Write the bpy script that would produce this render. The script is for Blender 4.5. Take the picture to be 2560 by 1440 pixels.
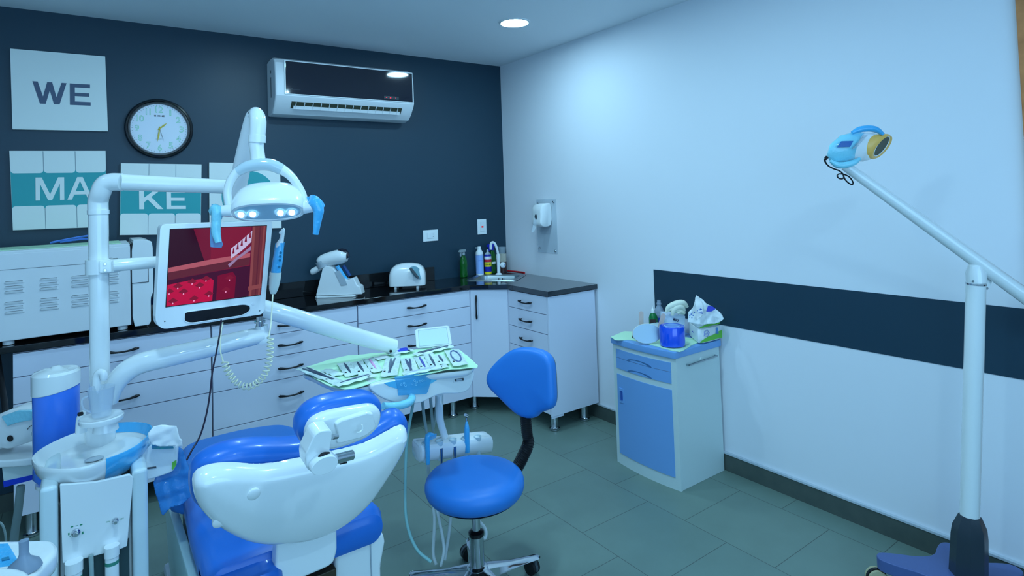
import bpy, bmesh, math, random
from mathutils import Vector, Matrix, noise
from mathutils.geometry import delaunay_2d_cdt as _cdt
random.seed(7)
for o_ in list(bpy.data.objects): bpy.data.objects.remove(o_)
SC = bpy.context.scene
COL = SC.collection
V = Vector
# ------------------------------------------------------------------ camera
CAM = V((-2.7823, -4.0118, 1.5151)); YAW, PITCH, ROLL = .6204, -.0328, .0338
FPX, PX0, PY0 = 1476.16, 1280.0, 440.94
_c, _s = math.cos(YAW), math.sin(YAW)
FW = V((_s*math.cos(PITCH), _c*math.cos(PITCH), -math.sin(PITCH)))
R0 = V((_c, -_s, 0)); U0 = R0.cross(FW)
RT = R0*math.cos(ROLL) - U0*math.sin(ROLL); UP = U0*math.cos(ROLL) + R0*math.sin(ROLL)
cam_data = bpy.data.cameras.new('camera'); cam = bpy.data.objects.new('camera', cam_data); COL.objects.link(cam)
cam_data.sensor_width = 36; cam_data.sensor_fit = 'HORIZONTAL'; cam_data.lens = FPX/2560*36
cam_data.shift_y = (PY0-720)/2560; cam_data.clip_start = .02
M3 = Matrix((RT, UP, -FW)).transposed()
cam.matrix_world = Matrix.Translation(CAM) @ M3.to_4x4()
SC.camera = cam
# ------------------------------------------------------------------ world, exposure
w = bpy.data.worlds.new('world'); SC.world = w; w.use_nodes = True
w.node_tree.nodes['Background'].inputs[0].default_value = (.33, .66, 1, 1)
w.node_tree.nodes['Background'].inputs[1].default_value = 3.8
SC.view_settings.view_transform = 'Standard'; SC.view_settings.look = 'None'
SC.view_settings.gamma = 1; SC.view_settings.exposure = 0.08; SC.view_settings.use_curve_mapping = False
LAMP_COL = (.46, .80, 1.0)
LAMPS = [(-.625, -1.075, 120), (-1.85, -1.15, 150), (-1.3, -2.3, 185), (-2.75, -2.75, 170), (-1.9, -4.3, 130), (-3.6, -1.9, 20)]
H = 2.593; XL, YF = -4.5, -5.3
# ------------------------------------------------------------------ rays: where a pixel of the photograph meets a plane of the room
def ray(px, py): return FW + RT*((px-PX0)/FPX) - UP*((py-PY0)/FPX)
def aX(px, py, x): d = ray(px, py); return CAM + d*((x-CAM.x)/d.x)
def aY(px, py, y): d = ray(px, py); return CAM + d*((y-CAM.y)/d.y)
def aZ(px, py, z): d = ray(px, py); return CAM + d*((z-CAM.z)/d.z)
def aD(px, py, t): return CAM + ray(px, py)*t
def aP(px, py, p, n): d = ray(px, py); return CAM + d*((p-CAM).dot(n)/d.dot(n))
# ------------------------------------------------------------------ materials
def lin(c): return tuple((x/255/12.92 if x/255 <= .04045 else ((x/255+.055)/1.055)**2.4) for x in c)
MC = {}
def mat(name, col, rough=.5, metal=0, emit=None, es=0, alpha=1, trans=0, coat=0, ior=1.45, spec=.5, bump=None, colour2=None, nscale=8, lincol=False):
    if name in MC: return MC[name]
    m = bpy.data.materials.new(name); m.use_nodes = True; nt = m.node_tree; b = nt.nodes['Principled BSDF']
    c = col if lincol else lin(col)
    b.inputs['Base Color'].default_value = (*c, 1); b.inputs['Roughness'].default_value = rough
    b.inputs['Metallic'].default_value = metal; b.inputs['Alpha'].default_value = alpha
    b.inputs['Transmission Weight'].default_value = trans; b.inputs['Coat Weight'].default_value = coat
    b.inputs['Coat Roughness'].default_value = .05; b.inputs['IOR'].default_value = ior
    b.inputs['Specular IOR Level'].default_value = spec
    if emit: b.inputs['Emission Color'].default_value = (*emit, 1); b.inputs['Emission Strength'].default_value = es
    if bump or colour2:
        tc = nt.nodes.new('ShaderNodeTexCoord'); nz = nt.nodes.new('ShaderNodeTexNoise'); nz.inputs['Scale'].default_value = nscale
        nz.inputs['Detail'].default_value = 6; nt.links.new(tc.outputs['Object'], nz.inputs['Vector'])
        if bump:
            bp = nt.nodes.new('ShaderNodeBump'); bp.inputs['Strength'].default_value = bump; bp.inputs['Distance'].default_value = .01
            nt.links.new(nz.outputs['Fac'], bp.inputs['Height']); nt.links.new(bp.outputs['Normal'], b.inputs['Normal'])
        if colour2:
            mx = nt.nodes.new('ShaderNodeMix'); mx.data_type = 'RGBA'
            mx.inputs[6].default_value = (*c, 1); mx.inputs[7].default_value = (*lin(colour2), 1)
            nt.links.new(nz.outputs['Fac'], mx.inputs[0]); nt.links.new(mx.outputs[2], b.inputs['Base Color'])
    MC[name] = m; return m
WALLW = mat('wall_paint_white', (236, 239, 246), .55, bump=.02, nscale=60)
CEILM = mat('ceiling_paint', (238, 242, 248), .7, bump=.02, nscale=60)
DARK = mat('wall_paint_dark', (30, 60, 78), .42, bump=.03, nscale=70)
SKIRT = mat('skirting_tile', (88, 98, 92), .45, colour2=(66, 78, 76), nscale=14)
SKCAP = mat('skirting_cap', (190, 200, 210), .4)
LAM = mat('white_laminate', (226, 230, 246), .38)
LAMEDGE = mat('laminate_edge', (215, 228, 215), .4)
GRAN = mat('black_granite', (9, 11, 14), .06, colour2=(20, 22, 26), nscale=300, coat=.4)
BLKP = mat('black_plastic', (14, 15, 22), .25)
BLKR = mat('black_rubber', (22, 24, 28), .6)
CHR = mat('chrome', (200, 205, 210), .12, 1)
STEEL = mat('brushed_steel', (170, 180, 185), .3, 1)
WPL = mat('white_plastic', (240, 244, 246), .22, coat=.3)
WPM = mat('white_plastic_satin', (232, 236, 240), .4)
WPG = mat('white_enamel', (238, 243, 244), .16, coat=.6)
GPL = mat('grey_plastic', (178, 190, 200), .35)
DGP = mat('dark_grey_plastic', (74, 84, 92), .3)
BLUE = mat('blue_upholstery', (34, 112, 208), .34, coat=.15)
BLUE2 = mat('blue_vinyl', (42, 126, 214), .42)
FILM = mat('blue_barrier_film', (74, 182, 238), .16, coat=.6, bump=.5, nscale=30)
FILML = mat('pale_blue_barrier_film', (140, 220, 240), .16, coat=.6, bump=.5, nscale=30)
FILMT = mat('clear_blue_film', (90, 190, 240), .15, alpha=.55, bump=.6, nscale=14)
CLEAR = mat('clear_plastic', (225, 240, 250), .08, alpha=.22)
GREENP = mat('pale_green_paper', (200, 240, 205), .8, bump=.1, nscale=20)
PAPER = mat('white_paper', (244, 246, 246), .75, bump=.15, nscale=30)
POUCH = mat('pouch_film', (222, 240, 236), .25, bump=.4, nscale=40)
TUBEG = mat('grey_hose', (150, 172, 172), .4)
TUBEW = mat('white_hose', (215, 228, 230), .35)
CORD = mat('ivory_cord', (232, 232, 205), .4)
LOCK = mat('locker_grey_white', (206, 222, 222), .4, bump=.01)
LBLU = mat('locker_blue', (118, 168, 226), .38)
# ------------------------------------------------------------------ geometry helpers
def cat(pts, n=6, closed=False):
    pts = [V(p) for p in pts]; N = len(pts); out = []
    rng = range(N) if closed else range(N-1)
    for i in rng:
        p1, p2 = pts[i], pts[(i+1) % N]
        p0 = pts[(i-1) % N] if (closed or i > 0) else p1*2-p2
        p3 = pts[(i+2) % N] if (closed or i+2 < N) else p2*2-p1
        for k in range(n):
            t = k/n
            out.append(((p1*2) + (p2-p0)*t + (p0*2-p1*5+p2*4-p3)*t*t + (p1*3-p0-p2*3+p3)*t**3)*.5)
    if not closed: out.append(pts[-1])
    return out
def chaikin(pts, it=2, r=.25):
    pts = [V(p) for p in pts]
    for _ in range(it):
        q = []
        for i in range(len(pts)):
            a, b = pts[i], pts[(i+1) % len(pts)]
            q += [a.lerp(b, r), a.lerp(b, 1-r)]
        pts = q
    return pts
def resample(pts, n, closed=True):
    P = list(pts) + ([pts[0]] if closed else []); L = [0]
    for i in range(1, len(P)): L.append(L[-1]+(P[i]-P[i-1]).length)
    out = []; j = 0; m = n if closed else n-1
    for k in range(n):
        t = L[-1]*k/m
        while j < len(L)-2 and L[j+1] < t: j += 1
        out.append(P[j].lerp(P[j+1], (t-L[j])/max(1e-9, L[j+1]-L[j])))
    return out
class MB:
    def __init__(s): s.v = []; s.f = []; s.m = []; s.smooth = []; s.flat = False
    def add(s, vs, fs, mi=0, smooth=True):
        b = len(s.v); s.v += [V(x) for x in vs]
        for f in fs: s.f.append(tuple(b+i for i in f)); s.m.append(mi); s.smooth.append(smooth)
        return s
    def loft(s, rings, capA=True, capB=True, closed=True, mi=0):
        n = len(rings[0]); vs = [p for r in rings for p in r]; fs = []
        for i in range(len(rings)-1):
            for j in range(n if closed else n-1):
                a = i*n+j; b = i*n+(j+1) % n; fs.append((a, b, b+n, a+n))
        if capA: fs.append(tuple(reversed(range(n))))
        if capB: fs.append(tuple((len(rings)-1)*n+j for j in range(n)))
        return s.add(vs, fs, mi)
    def tube(s, pts, r, seg=12, sm=0, cap=True, flat=1.0, upv=None, closed=False, mi=0):
        pts = [V(p) for p in pts]
        rs = list(r) if isinstance(r, (list, tuple)) else [r]*len(pts)
        if sm:
            R3 = cat([V((x, 0, 0)) for x in rs], sm, closed); rs = [max(1e-5, q.x) for q in R3]; pts = cat(pts, sm, closed)
        rings = []; n0 = upv
        for i, p in enumerate(pts):
            a = pts[i-1] if (i > 0 or closed) else p; b = pts[(i+1) % len(pts)] if (i < len(pts)-1 or closed) else p
            t = (b-a).normalized()
            if n0 is None: n0 = t.orthogonal().normalized()
            n0 = (n0 - t*n0.dot(t)).normalized(); bn = t.cross(n0)
            rings.append([p + (n0*math.cos(q)*flat + bn*math.sin(q))*rs[i] for q in [2*math.pi*k/seg for k in range(seg)]])
        if closed: rings.append(rings[0]); cap = False
        return s.loft(rings, cap, cap, mi=mi)
    def lathe(s, prof, c=(0, 0, 0), seg=28, M=None, capA=True, capB=True, sx=1, sy=1, mi=0):
        c = V(c); rings = []
        for r, z in prof:
            rg = [V((r*math.cos(2*math.pi*k/seg)*sx, r*math.sin(2*math.pi*k/seg)*sy, z)) for k in range(seg)]
            rings.append([(M @ p if M else p)+c for p in rg])
        return s.loft(rings, capA, capB, mi=mi)
    def box(s, a, b, bev=0, M=None, seg=2, mi=0):
        s.flat = True; a, b = V(a), V(b); bm = bmesh.new(); bmesh.ops.create_cube(bm, size=1)
        for v in bm.verts: v.co = V(((a.x+b.x)/2+v.co.x*abs(b.x-a.x), (a.y+b.y)/2+v.co.y*abs(b.y-a.y), (a.z+b.z)/2+v.co.z*abs(b.z-a.z)))
        if bev: bmesh.ops.bevel(bm, geom=bm.edges[:], offset=bev, segments=seg, affect='EDGES', profile=.5)
        if M: bmesh.ops.transform(bm, matrix=M, verts=bm.verts)
        bm.verts.index_update()
        s.add([v.co.copy() for v in bm.verts], [[v.index for v in f.verts] for f in bm.faces], mi); bm.free(); return s
    def slab(s, pts, n, t, bev=0, seg=2, mi=0):   # flat outline extruded by -n*t, bevelled
        s.flat = True; n = V(n).normalized(); bm = bmesh.new()
        top = [bm.verts.new(V(p)) for p in pts]; bot = [bm.verts.new(V(p)-n*t) for p in pts]
        bm.faces.new(top); bm.faces.new(bot[::-1]); N = len(pts)
        for i in range(N): bm.faces.new((top[i], bot[i], bot[(i+1) % N], top[(i+1) % N]))
        bmesh.ops.recalc_face_normals(bm, faces=bm.faces)
        if bev: bmesh.ops.bevel(bm, geom=bm.edges[:], offset=bev, segments=seg, affect='EDGES', profile=.5, clamp_overlap=True)
        bm.verts.index_update()
        s.add([v.co.copy() for v in bm.verts], [[v.index for v in f.verts] for f in bm.faces], mi); bm.free(); return s
    def cushion(s, pts, n, t, r, bulge=0, back=0, seg=5, mi=0, rb=None, grid=22):
        n = V(n).normalized(); pts = [V(p) for p in pts]; N = len(pts); c = sum(pts, V())/N; rb = r if rb is None else rb
        e1 = n.orthogonal().normalized(); e2 = n.cross(e1)
        P = [V(((p-c).dot(e1), (p-c).dot(e2))) for p in pts]
        if sum(P[i].x*P[(i+1) % N].y-P[(i+1) % N].x*P[i].y for i in range(N)) < 0: P = P[::-1]
        def inside(q):
            k = False
            for i in range(N):
                a, b = P[i], P[(i+1) % N]
                if (a.y > q.y) != (b.y > q.y) and q.x < (b.x-a.x)*(q.y-a.y)/(b.y-a.y)+a.x: k = not k
            return k
        def dist(q):
            m = 9
            for i in range(N):
                a, b = P[i], P[(i+1) % N]; d = b-a; t_ = max(0, min(1, (q-a).dot(d)/max(1e-12, d.dot(d)))); m = min(m, (q-a-d*t_).length)
            return m
        x0, x1 = min(p.x for p in P), max(p.x for p in P); y0, y1 = min(p.y for p in P), max(p.y for p in P); st = max(x1-x0, y1-y0)/grid
        G = []
        y = y0+st/2; row = 0
        while y < y1:
            x = x0+st/2+(st/2 if row % 2 else 0)
            while x < x1:
                q = V((x, y))
                if inside(q): G.append((q, dist(q)))
                x += st
            y += st*.87; row += 1
        dm = max([d for _, d in G]+[1e-6])
        def side(rr_, bul, sgn, h0):
            rr_ = max(rr_, 1e-4); L = [(P[i], 0.0) for i in range(N)]
            for k in range(1, seg+1):
                d = rr_*(1-math.cos(k/seg*math.pi/2))
                for i in range(N):
                    tg = (P[(i+1) % N]-P[i-1]).normalized(); q = P[i]+V((-tg.y, tg.x))*d
                    if inside(q) and dist(q) > d*.93: L.append((q, d))
            L += [(q, d) for q, d in G if d > rr_*1.15]
            vs, ed, fs, ov, _, _ = _cdt([q for q, _ in L], [(i, (i+1) % N) for i in range(N)], [], 1, 1e-6)
            out = []
            for v_, o_ in zip(vs, ov):
                d = L[o_[0]][1] if o_ else dist(v_); dd = min(d, rr_); h = -rr_+math.sqrt(max(0, rr_*rr_-(rr_-dd)**2))
                u = min(1, d/dm); h += bul*(1-(1-u)**2)
                out.append(c+e1*v_.x+e2*v_.y+n*(h*sgn+h0))
            return out, fs, ov
        f_v, f_f, f_o = side(r, bulge, 1, 0); b_v, b_f, b_o = side(rb, back, -1, -t)
        base = len(s.v); s.add(f_v, f_f, mi); s.add(b_v, [tuple(reversed(f)) for f in b_f], mi)
        fi = {o[0]: k for k, o in enumerate(f_o) if o}; bi = {o[0]: k for k, o in enumerate(b_o) if o}
        for i in range(N):
            j = (i+1) % N
            if i in fi and j in fi and i in bi and j in bi:
                s.f.append((base+fi[i], base+fi[j], base+len(f_v)+bi[j], base+len(f_v)+bi[i])); s.m.append(mi); s.smooth.append(True)
        return s
    def text(s, txt, o, rt, up, h=None, wd=None, t=.002, bold=0, mi=0, center=True):
        cu = bpy.data.curves.new('t', 'FONT'); cu.body = txt; cu.size = 1; cu.offset = bold; cu.resolution_u = 3
        ob = bpy.data.objects.new('t', cu); COL.objects.link(ob); dg = bpy.context.evaluated_depsgraph_get()
        me = bpy.data.meshes.new_from_object(ob.evaluated_get(dg)); bpy.data.objects.remove(ob); bpy.data.curves.remove(cu)
        xs = [v.co.x for v in me.vertices]; ys = [v.co.y for v in me.vertices]
        x0, x1, y0, y1 = min(xs), max(xs), min(ys), max(ys)
        if h is None: h = (y1-y0)*wd/(x1-x0)
        if wd is None: wd = (x1-x0)*h/(y1-y0)
        rt, up = V(rt).normalized(), V(up).normalized(); n = rt.cross(up).normalized()
        off = -.5 if center else 0
        vs = [V(o)+rt*(((v.co.x-x0)/(x1-x0)+off)*wd)+up*(((v.co.y-y0)/(y1-y0)+off)*h)+n*t for v in me.vertices]
        s.add(vs, [list(p.vertices) for p in me.polygons], mi, False); bpy.data.meshes.remove(me); return s
    def build(s, name, m, parent=None, loc=None, angle=38):
        if parent is not None:
            q = parent; base = V()
            while q: base += q.location; q = q.parent
            lc = V()
        else:
            if loc is None:
                xs = [v.x for v in s.v]; ys = [v.y for v in s.v]; loc = ((min(xs)+max(xs))/2, (min(ys)+max(ys))/2, min(v.z for v in s.v))
            base = V(loc); lc = V(loc)
        me = bpy.data.meshes.new(name); me.from_pydata([v-base for v in s.v], [], s.f)
        for mm in (m if isinstance(m, (list, tuple)) else [m]): me.materials.append(mm)
        for p, mi, sm_ in zip(me.polygons, s.m, s.smooth): p.material_index = mi; p.use_smooth = sm_
        bm = bmesh.new(); bm.from_mesh(me); bmesh.ops.recalc_face_normals(bm, faces=bm.faces); bm.to_mesh(me); bm.free()
        me.set_sharp_from_angle(angle=math.radians(angle)); me.update()
        o = bpy.data.objects.new(name, me); COL.objects.link(o); o.location = lc; o.parent = parent
        if s.flat: wm = o.modifiers.new('weighted', 'WEIGHTED_NORMAL'); wm.keep_sharp = True; wm.weight = 90
        return o
def thing(name, label, catg, loc, group=None):
    o = bpy.data.objects.new(name, None); o.empty_display_size = .05; COL.objects.link(o); o.location = loc
    return tag(o, label, catg, group)
def tag(o, label, catg, group=None):
    o['label'] = label; o['category'] = catg
    if group: o['group'] = group
    return o
def struct(mb, name, m): o = mb.build(name, m, loc=(0, 0, 0)); o['kind'] = 'structure'; return o
def plabel(o, l): o['label'] = l; return o
def dup(root, delta, label=None):
    r = root.copy(); COL.objects.link(r); r.location = V(root.location)+V(delta)
    if label: r['label'] = label
    for ch in list(root.children):
        c = ch.copy(); COL.objects.link(c); c.parent = r
        for g in list(ch.children):
            d = g.copy(); COL.objects.link(d); d.parent = c
    return r
X_, Y_, Z_ = V((1, 0, 0)), V((0, 1, 0)), V((0, 0, 1))
def frame(o, x, y, z):
    M = Matrix((V(x), V(y), V(z))).transposed().to_4x4(); M.translation = V(o); return M
def along(d, upv=(0, 0, 1)):
    z = V(d).normalized(); x = V(upv).cross(z)
    if x.length < 1e-4: x = V((1, 0, 0))
    x.normalize(); return Matrix((x, z.cross(x), z)).transposed()
# ------------------------------------------------------------------ setting
fl = mat('floor_tile', (102, 122, 112), .42)
nt = fl.node_tree; b = nt.nodes['Principled BSDF']
tc = nt.nodes.new('ShaderNodeTexCoord'); mp = nt.nodes.new('ShaderNodeMapping'); br = nt.nodes.new('ShaderNodeTexBrick')
nt.links.new(tc.outputs['Object'], mp.inputs['Vector']); nt.links.new(mp.outputs['Vector'], br.inputs['Vector'])
mp.vector_type = 'POINT'; mp.inputs['Rotation'].default_value = (0, 0, math.pi/2); mp.inputs['Location'].default_value = (-.215+.44*5, .577+.43*10, 0)
br.offset = .5; br.inputs['Scale'].default_value = 1; br.inputs['Brick Width'].default_value = .44; br.inputs['Row Height'].default_value = .43
br.inputs['Mortar Size'].default_value = .0016; br.inputs['Mortar Smooth'].default_value = .2; br.inputs['Bias'].default_value = 0
br.inputs['Color1'].default_value = (*lin((120, 142, 132)), 1); br.inputs['Color2'].default_value = (*lin((115, 138, 130)), 1); br.inputs['Mortar'].default_value = (*lin((74, 84, 82)), 1)
nz = nt.nodes.new('ShaderNodeTexNoise'); nz.inputs['Scale'].default_value = 5; nz.inputs['Detail'].default_value = 8
mx = nt.nodes.new('ShaderNodeMix'); mx.data_type = 'RGBA'; mx.blend_type = 'MULTIPLY'; mx.inputs[0].default_value = .22
nt.links.new(tc.outputs['Object'], nz.inputs['Vector']); nt.links.new(br.outputs['Color'], mx.inputs[6]); nt.links.new(nz.outputs['Fac'], mx.inputs[7]); nt.links.new(mx.outputs[2], b.inputs['Base Color'])
struct(MB().box((XL, YF, -.05), (.1, .1, 0)), 'floor', fl)
struct(MB().box((XL, YF, H), (.1, .1, H+.05)), 'ceiling', CEILM)
struct(MB().box((XL-.1, 0, 0), (0, .1, H)), 'wall_back', DARK)
# right wall with the doorway near the photographer
DY0, DY1, DH = -4.3, -3.40, 2.35
struct(MB().box((0, DY1, 0), (.1, .1, H)).box((0, YF-.1, 0), (.1, DY0, H)).box((0, DY0, DH), (.1, DY1, H)), 'wall_right', WALLW)
struct(MB().box((XL-.1, YF, 0), (XL, 0, H)), 'wall_left', WALLW)
WX0, WX1, WZ0, WZ1 = -3.9, -.7, .75, 2.35      # big unseen window behind the photographer, added to supply daylight fill
struct(MB().box((XL-.1, YF-.1, 0), (WX0, YF, H)).box((WX1, YF-.1, 0), (.1, YF, H)).box((WX0, YF-.1, 0), (WX1, YF, WZ0)).box((WX0, YF-.1, WZ1), (WX1, YF, H)), 'wall_front', WALLW)
wf = MB()
for a in (WX0, (WX0*2+WX1)/3, (WX0+2*WX1)/3, WX1): wf.box((a-.025, YF-.07, WZ0), (a+.025, YF-.03, WZ1))
wf.box((WX0, YF-.07, WZ0), (WX1, YF-.03, WZ0+.05)).box((WX0, YF-.07, WZ1-.05), (WX1, YF-.03, WZ1))
wn = struct(wf, 'fill_window_1', WPM)
MB().box((WX0, YF-.052, WZ0), (WX1, YF-.048, WZ1)).build('pane', mat('fill_window_pane', (235, 245, 250), .05, alpha=.06), wn)
pl_ = bpy.data.lights.new('fill_window_portal', 'AREA'); pl_.shape = 'RECTANGLE'; pl_.size = WX1-WX0; pl_.size_y = WZ1-WZ0; pl_.cycles.is_portal = True
po_ = bpy.data.objects.new('fill_window_portal', pl_); COL.objects.link(po_); po_.location = ((WX0+WX1)/2, YF-.11, (WZ0+WZ1)/2); po_.rotation_euler = (math.pi/2, 0, 0)
struct(MB().box((-.003, -3.350, .777), (-.0002, -1.566, 1.038)), 'trim_1', DARK)
struct(MB().box((-.012, -3.350, 0), (0, 0, .088)), 'baseboard_right', SKIRT)
struct(MB().box((-.016, -3.350, .088), (0, 0, .099), .002), 'trim_2', SKCAP)
struct(MB().box((XL, -.012, 0), (-.012, 0, .088)), 'baseboard_back', SKIRT)
WOOD = mat('door_wood', (238, 158, 96), .45, colour2=(160, 96, 50), nscale=18)
dr = struct(MB().box((-.02, -3.40, 0), (.12, -3.351, DH+.07), .004).box((-.02, DY0-.07, 0), (.12, DY0, DH+.07), .004).box((-.02, DY0, DH), (.12, -3.40, DH+.07), .004), 'door_1', WOOD)
dd_ = MB().box((.05, DY0, 0), (.09, DY1, DH)).build('door_panel', mat('door_dark', (60, 36, 26), .4), dr)
MB().tube([(.05, -3.52, 1.0), (.0, -3.52, 1.0), (.0, -3.62, 1.0)], .009, 10).build('door_handle', CHR, dr)
# ------------------------------------------------------------------ ceiling downlights
for i, (x, y, e) in enumerate(LAMPS):
    lb = ['round white recessed ceiling downlight, the one in view'] + ['round recessed downlight over the room, out of the photo']*5
    t = thing('ceiling_light', lb[i], 'ceiling light', (x, y, H), 'recessed ceiling downlights')
    MB().lathe([(.098, 0), (.098, -.004), (.086, -.007), (.084, -.003)], (x, y, H), 40, capA=False, capB=False).build('trim_ring', WPM, t)
    em = mat('downlight_diffuser_%d' % e, (255, 255, 255), .5, emit=LAMP_COL, es=e)
    MB().lathe([(.001, -.004), (.085, -.004)], (x, y, H), 40, capA=False, capB=False).build('diffuser', em, t)
# ------------------------------------------------------------------ base cabinets
CY = -.418; ZB, ZT = .115, .862; HT = .90
def handle(mb, p, a, n, L, mi=0):           # arched bow handle, p centre, a along, n outward
    p, a, n = V(p), V(a), V(n)
    dz_ = V((0, 0, -.006)) if abs(a.z) < .5 else V((0, 0, 0)); L *= 1.02
    pts = [p-a*L/2+n*.012, p-a*L*.47+n*.016, p-a*L*.36+n*.020+dz_*.2, p-a*L*.2+n*.024+dz_*.8, p+n*.025+dz_, p+a*L*.2+n*.024+dz_*.8, p+a*L*.36+n*.020+dz_*.2, p+a*L*.47+n*.016, p+a*L/2+n*.012]
    mb.tube(pts, [.002, .0058, .0072, .005, .0044, .005, .0072, .0058, .002], 10, 3).tube([p-a*L*.4+n*.001, p-a*L*.4+n*.019], .004, 8).tube([p+a*L*.4+n*.001, p+a*L*.4+n*.019], .004, 8); return mb
def drawer_unit(label, x0, x1, zs, hx, legs):
    t = thing('base_cabinet', label, 'cabinet', ((x0+x1)/2, CY/2-.05, 0), 'white base cabinets under the black worktop')
    MB().box((x0+.002, CY+.018, ZB), (x1-.002, -.014, ZT)).build('body', LAM, t)
    for k in range(len(zs)-1):
        d = MB().box((x0+.003, CY, zs[k+1]+.002), (x1-.003, CY+.018, zs[k]-.002), .0015).build('drawer', LAM, t)
        if hx and (k < len(zs)-2 or hx[1]):
            zc = (zs[k]+zs[k+1])/2 + (.0 if k < len(zs)-2 else .12)
            if zs[k]-zs[k+1] > .15: zc = zs[k]-.09
            handle(MB(), (hx[0], CY, zc), X_, -Y_, .14).build('handle', BLKP, d)
    for lx in legs: cab_leg(lx, CY+.05, t)
    return t
def cab_leg(x, y, t):
    MB().lathe([(.024, ZB), (.024, .02), (.026, .016), (.034, .012), (.034, .003), (.03, 0)], (x, y, 0), 20).build('leg', CHR, t)
drawer_unit('leftmost white base cabinet, mostly behind the dental unit', -3.084, -2.256, [.862, .752, .63, .508, ZB], (-2.66, 0), (-3.02, -2.35))
drawer_unit('middle white base cabinet with handles between monitor cord and tray', -2.254, -1.434, [.862, .765, .637, .502, .3, ZB], (-1.845, 1), (-2.15, -1.55))
drawer_unit('white base cabinet under the mixer, left of the corner door', -1.432, -.615, [.862, .748, .622, .495, .3, ZB], (-1.034, 0), (-1.35, -.75))
# corner cabinet with a diagonal door
t = thing('corner_cabinet', 'white corner cabinet with one diagonal door under the sink', 'cabinet', (-.3, -.3, 0))
p0, p1 = V((-.613, CY, 0)), V((CY, -.605, 0))
MB().slab([(-.613, -.014, ZT), (-.613, CY+.01, ZT), (CY+.01, -.605, ZT), (-.014, -.605, ZT), (-.014, -.014, ZT)], Z_, ZT-ZB).build('body', LAM, t)
ex = (p1-p0).normalized(); nn = V((ex.y, -ex.x, 0))
if nn.x > 0: nn = -nn
W = (p1-p0).length
q = [p0+ex*.003, p1-ex*.003]
door = MB().slab([q[0]+Z_*(ZB+.002), q[1]+Z_*(ZB+.002), q[1]+Z_*(ZT-.002), q[0]+Z_*(ZT-.002)], nn, .016, .001).build('door', LAM, t)
handle(MB(), p0+ex*.047+Z_*.742, Z_, nn, .165).build('handle', BLKP, door)
cab_leg(-.55, -.33, t)
# right run with four drawers and end panel
YR = -1.052
t = thing('base_cabinet', 'white base cabinet with four narrow drawers and big end panel on the right wall', 'cabinet', (-.2, -.83, 0), 'white base cabinets under the black worktop')
MB().box((CY+.018, YR+.016, ZB), (-.014, -.607, ZT)).build('body', LAM, t)
MB().box((CY, YR, ZB-.008), (-.014, YR+.016, ZT), .001).box((CY+.005, YR+.004, ZB-.022), (CY+.1, YR+.014, ZB-.006)).build('end_panel', LAM, t)
zs = [.862, .746, .62, .494, ZB]
for k in range(4):
    d = MB().box((CY, YR+.018, zs[k+1]+.002), (CY+.018, -.611, zs[k]-.002), .0015).build('drawer', LAM, t)
    zc = (zs[k]+zs[k+1])/2 if k < 3 else .4
    handle(MB(), (CY, -.817, zc), Y_, -X_, .14).build('handle', BLKP, d)
cab_leg(-.36, -1.0, t); cab_leg(-.1, -1.0, t); cab_leg(-.36, -.66, t)
# worktops
sink_c = V((-.285, -.275, HT)); se = V((math.cos(math.radians(-50)), math.sin(math.radians(-50)), 0)); sn = V((-se.y, se.x, 0))
hw, hd = .195, .165
hole = [sink_c+se*(a*hw*.86)+sn*(b*hd*.82) for a, b in ((-1, -1), (1, -1), (1, 1), (-1, 1))]
top = MB()
top.slab([(-4.2, -.002, HT), (-4.2, -.43, HT), (-.62, -.43, HT), (-.525, -.525, HT), (-.525, -.002, HT)], Z_, .03, .002)
top.slab([(-.525, -.525, HT)]+[hole[0], hole[3]]+[(-.1, -.002, HT), (-.525, -.002, HT)], Z_, .03)
o = MB().box((-4.2, -.016, HT+.0005), (-.675, -.002, HT+.1), .002).build('upstand', GRAN); tag(o, 'low black granite upstand along the foot of the dark wall', 'upstand')
o = top.build('worktop', GRAN, loc=(-2.3, -.2, HT-.03)); tag(o, 'long glossy black granite worktop running along the dark wall', 'worktop')
top = MB().slab([(-.43, -.62, HT), (-.43, -1.068, HT), (-.002, -1.068, HT), (-.002, -.45, HT), hole[1]], Z_, .03)
top.slab([(-.525, -.525, HT), (-.43, -.62, HT), hole[1], hole[0]], Z_, .03)
top.slab([(-.002, -.45, HT), (-.002, -.002, HT), (-.1, -.002, HT), hole[3], hole[2], hole[1]], Z_, .03)
o = top.build('worktop', mat('black_granite_sheen', (30, 38, 46), .13, colour2=(44, 54, 64), nscale=18, coat=.5), loc=(-.2, -.7, HT-.03))  # same black granite, base colour lightened to imitate the white wall's reflection
tag(o, 'short black worktop piece on the right wall, right of the sink', 'worktop')
# sink
t = thing('sink', 'stainless steel inset sink set diagonally in the worktop corner', 'sink', sink_c)
def sq(a, b, z, rr, n=6):
    pts = []
    for sx, sy, a0 in ((1, 1, 0), (-1, 1, 90), (-1, -1, 180), (1, -1, 270)):
        for k in range(n+1):
            an = math.radians(a0+90*k/n); pts.append(sink_c+se*(sx*(a-rr)+rr*math.cos(an))+sn*(sy*(b-rr)+rr*math.sin(an))+Z_*z)
    return pts
MB().loft([sq(hw, hd, .0015, .03), sq(hw-.002, hd-.002, .006, .03), sq(hw-.012, hd-.012, .006, .03), sq(hw-.016, hd-.016, .003, .03), sq(hw-.034, hd-.04, .003, .05), sq(hw-.04, hd-.046, -.004, .05), sq(hw-.05, hd-.055, -.11, .05), sq(.03, .03, -.125, .03)], False, True).build('basin', STEEL, t)
sl = MB()
for k in (-2, -1, 1, 2): sl.box((k*.011-.0025, -.002, -.012), (k*.011+.0025, .001, .012), .001, M=frame(sink_c+sn*(hd-.052)+Z_*(-.03)+se*.0, se, -sn, Z_))
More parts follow.
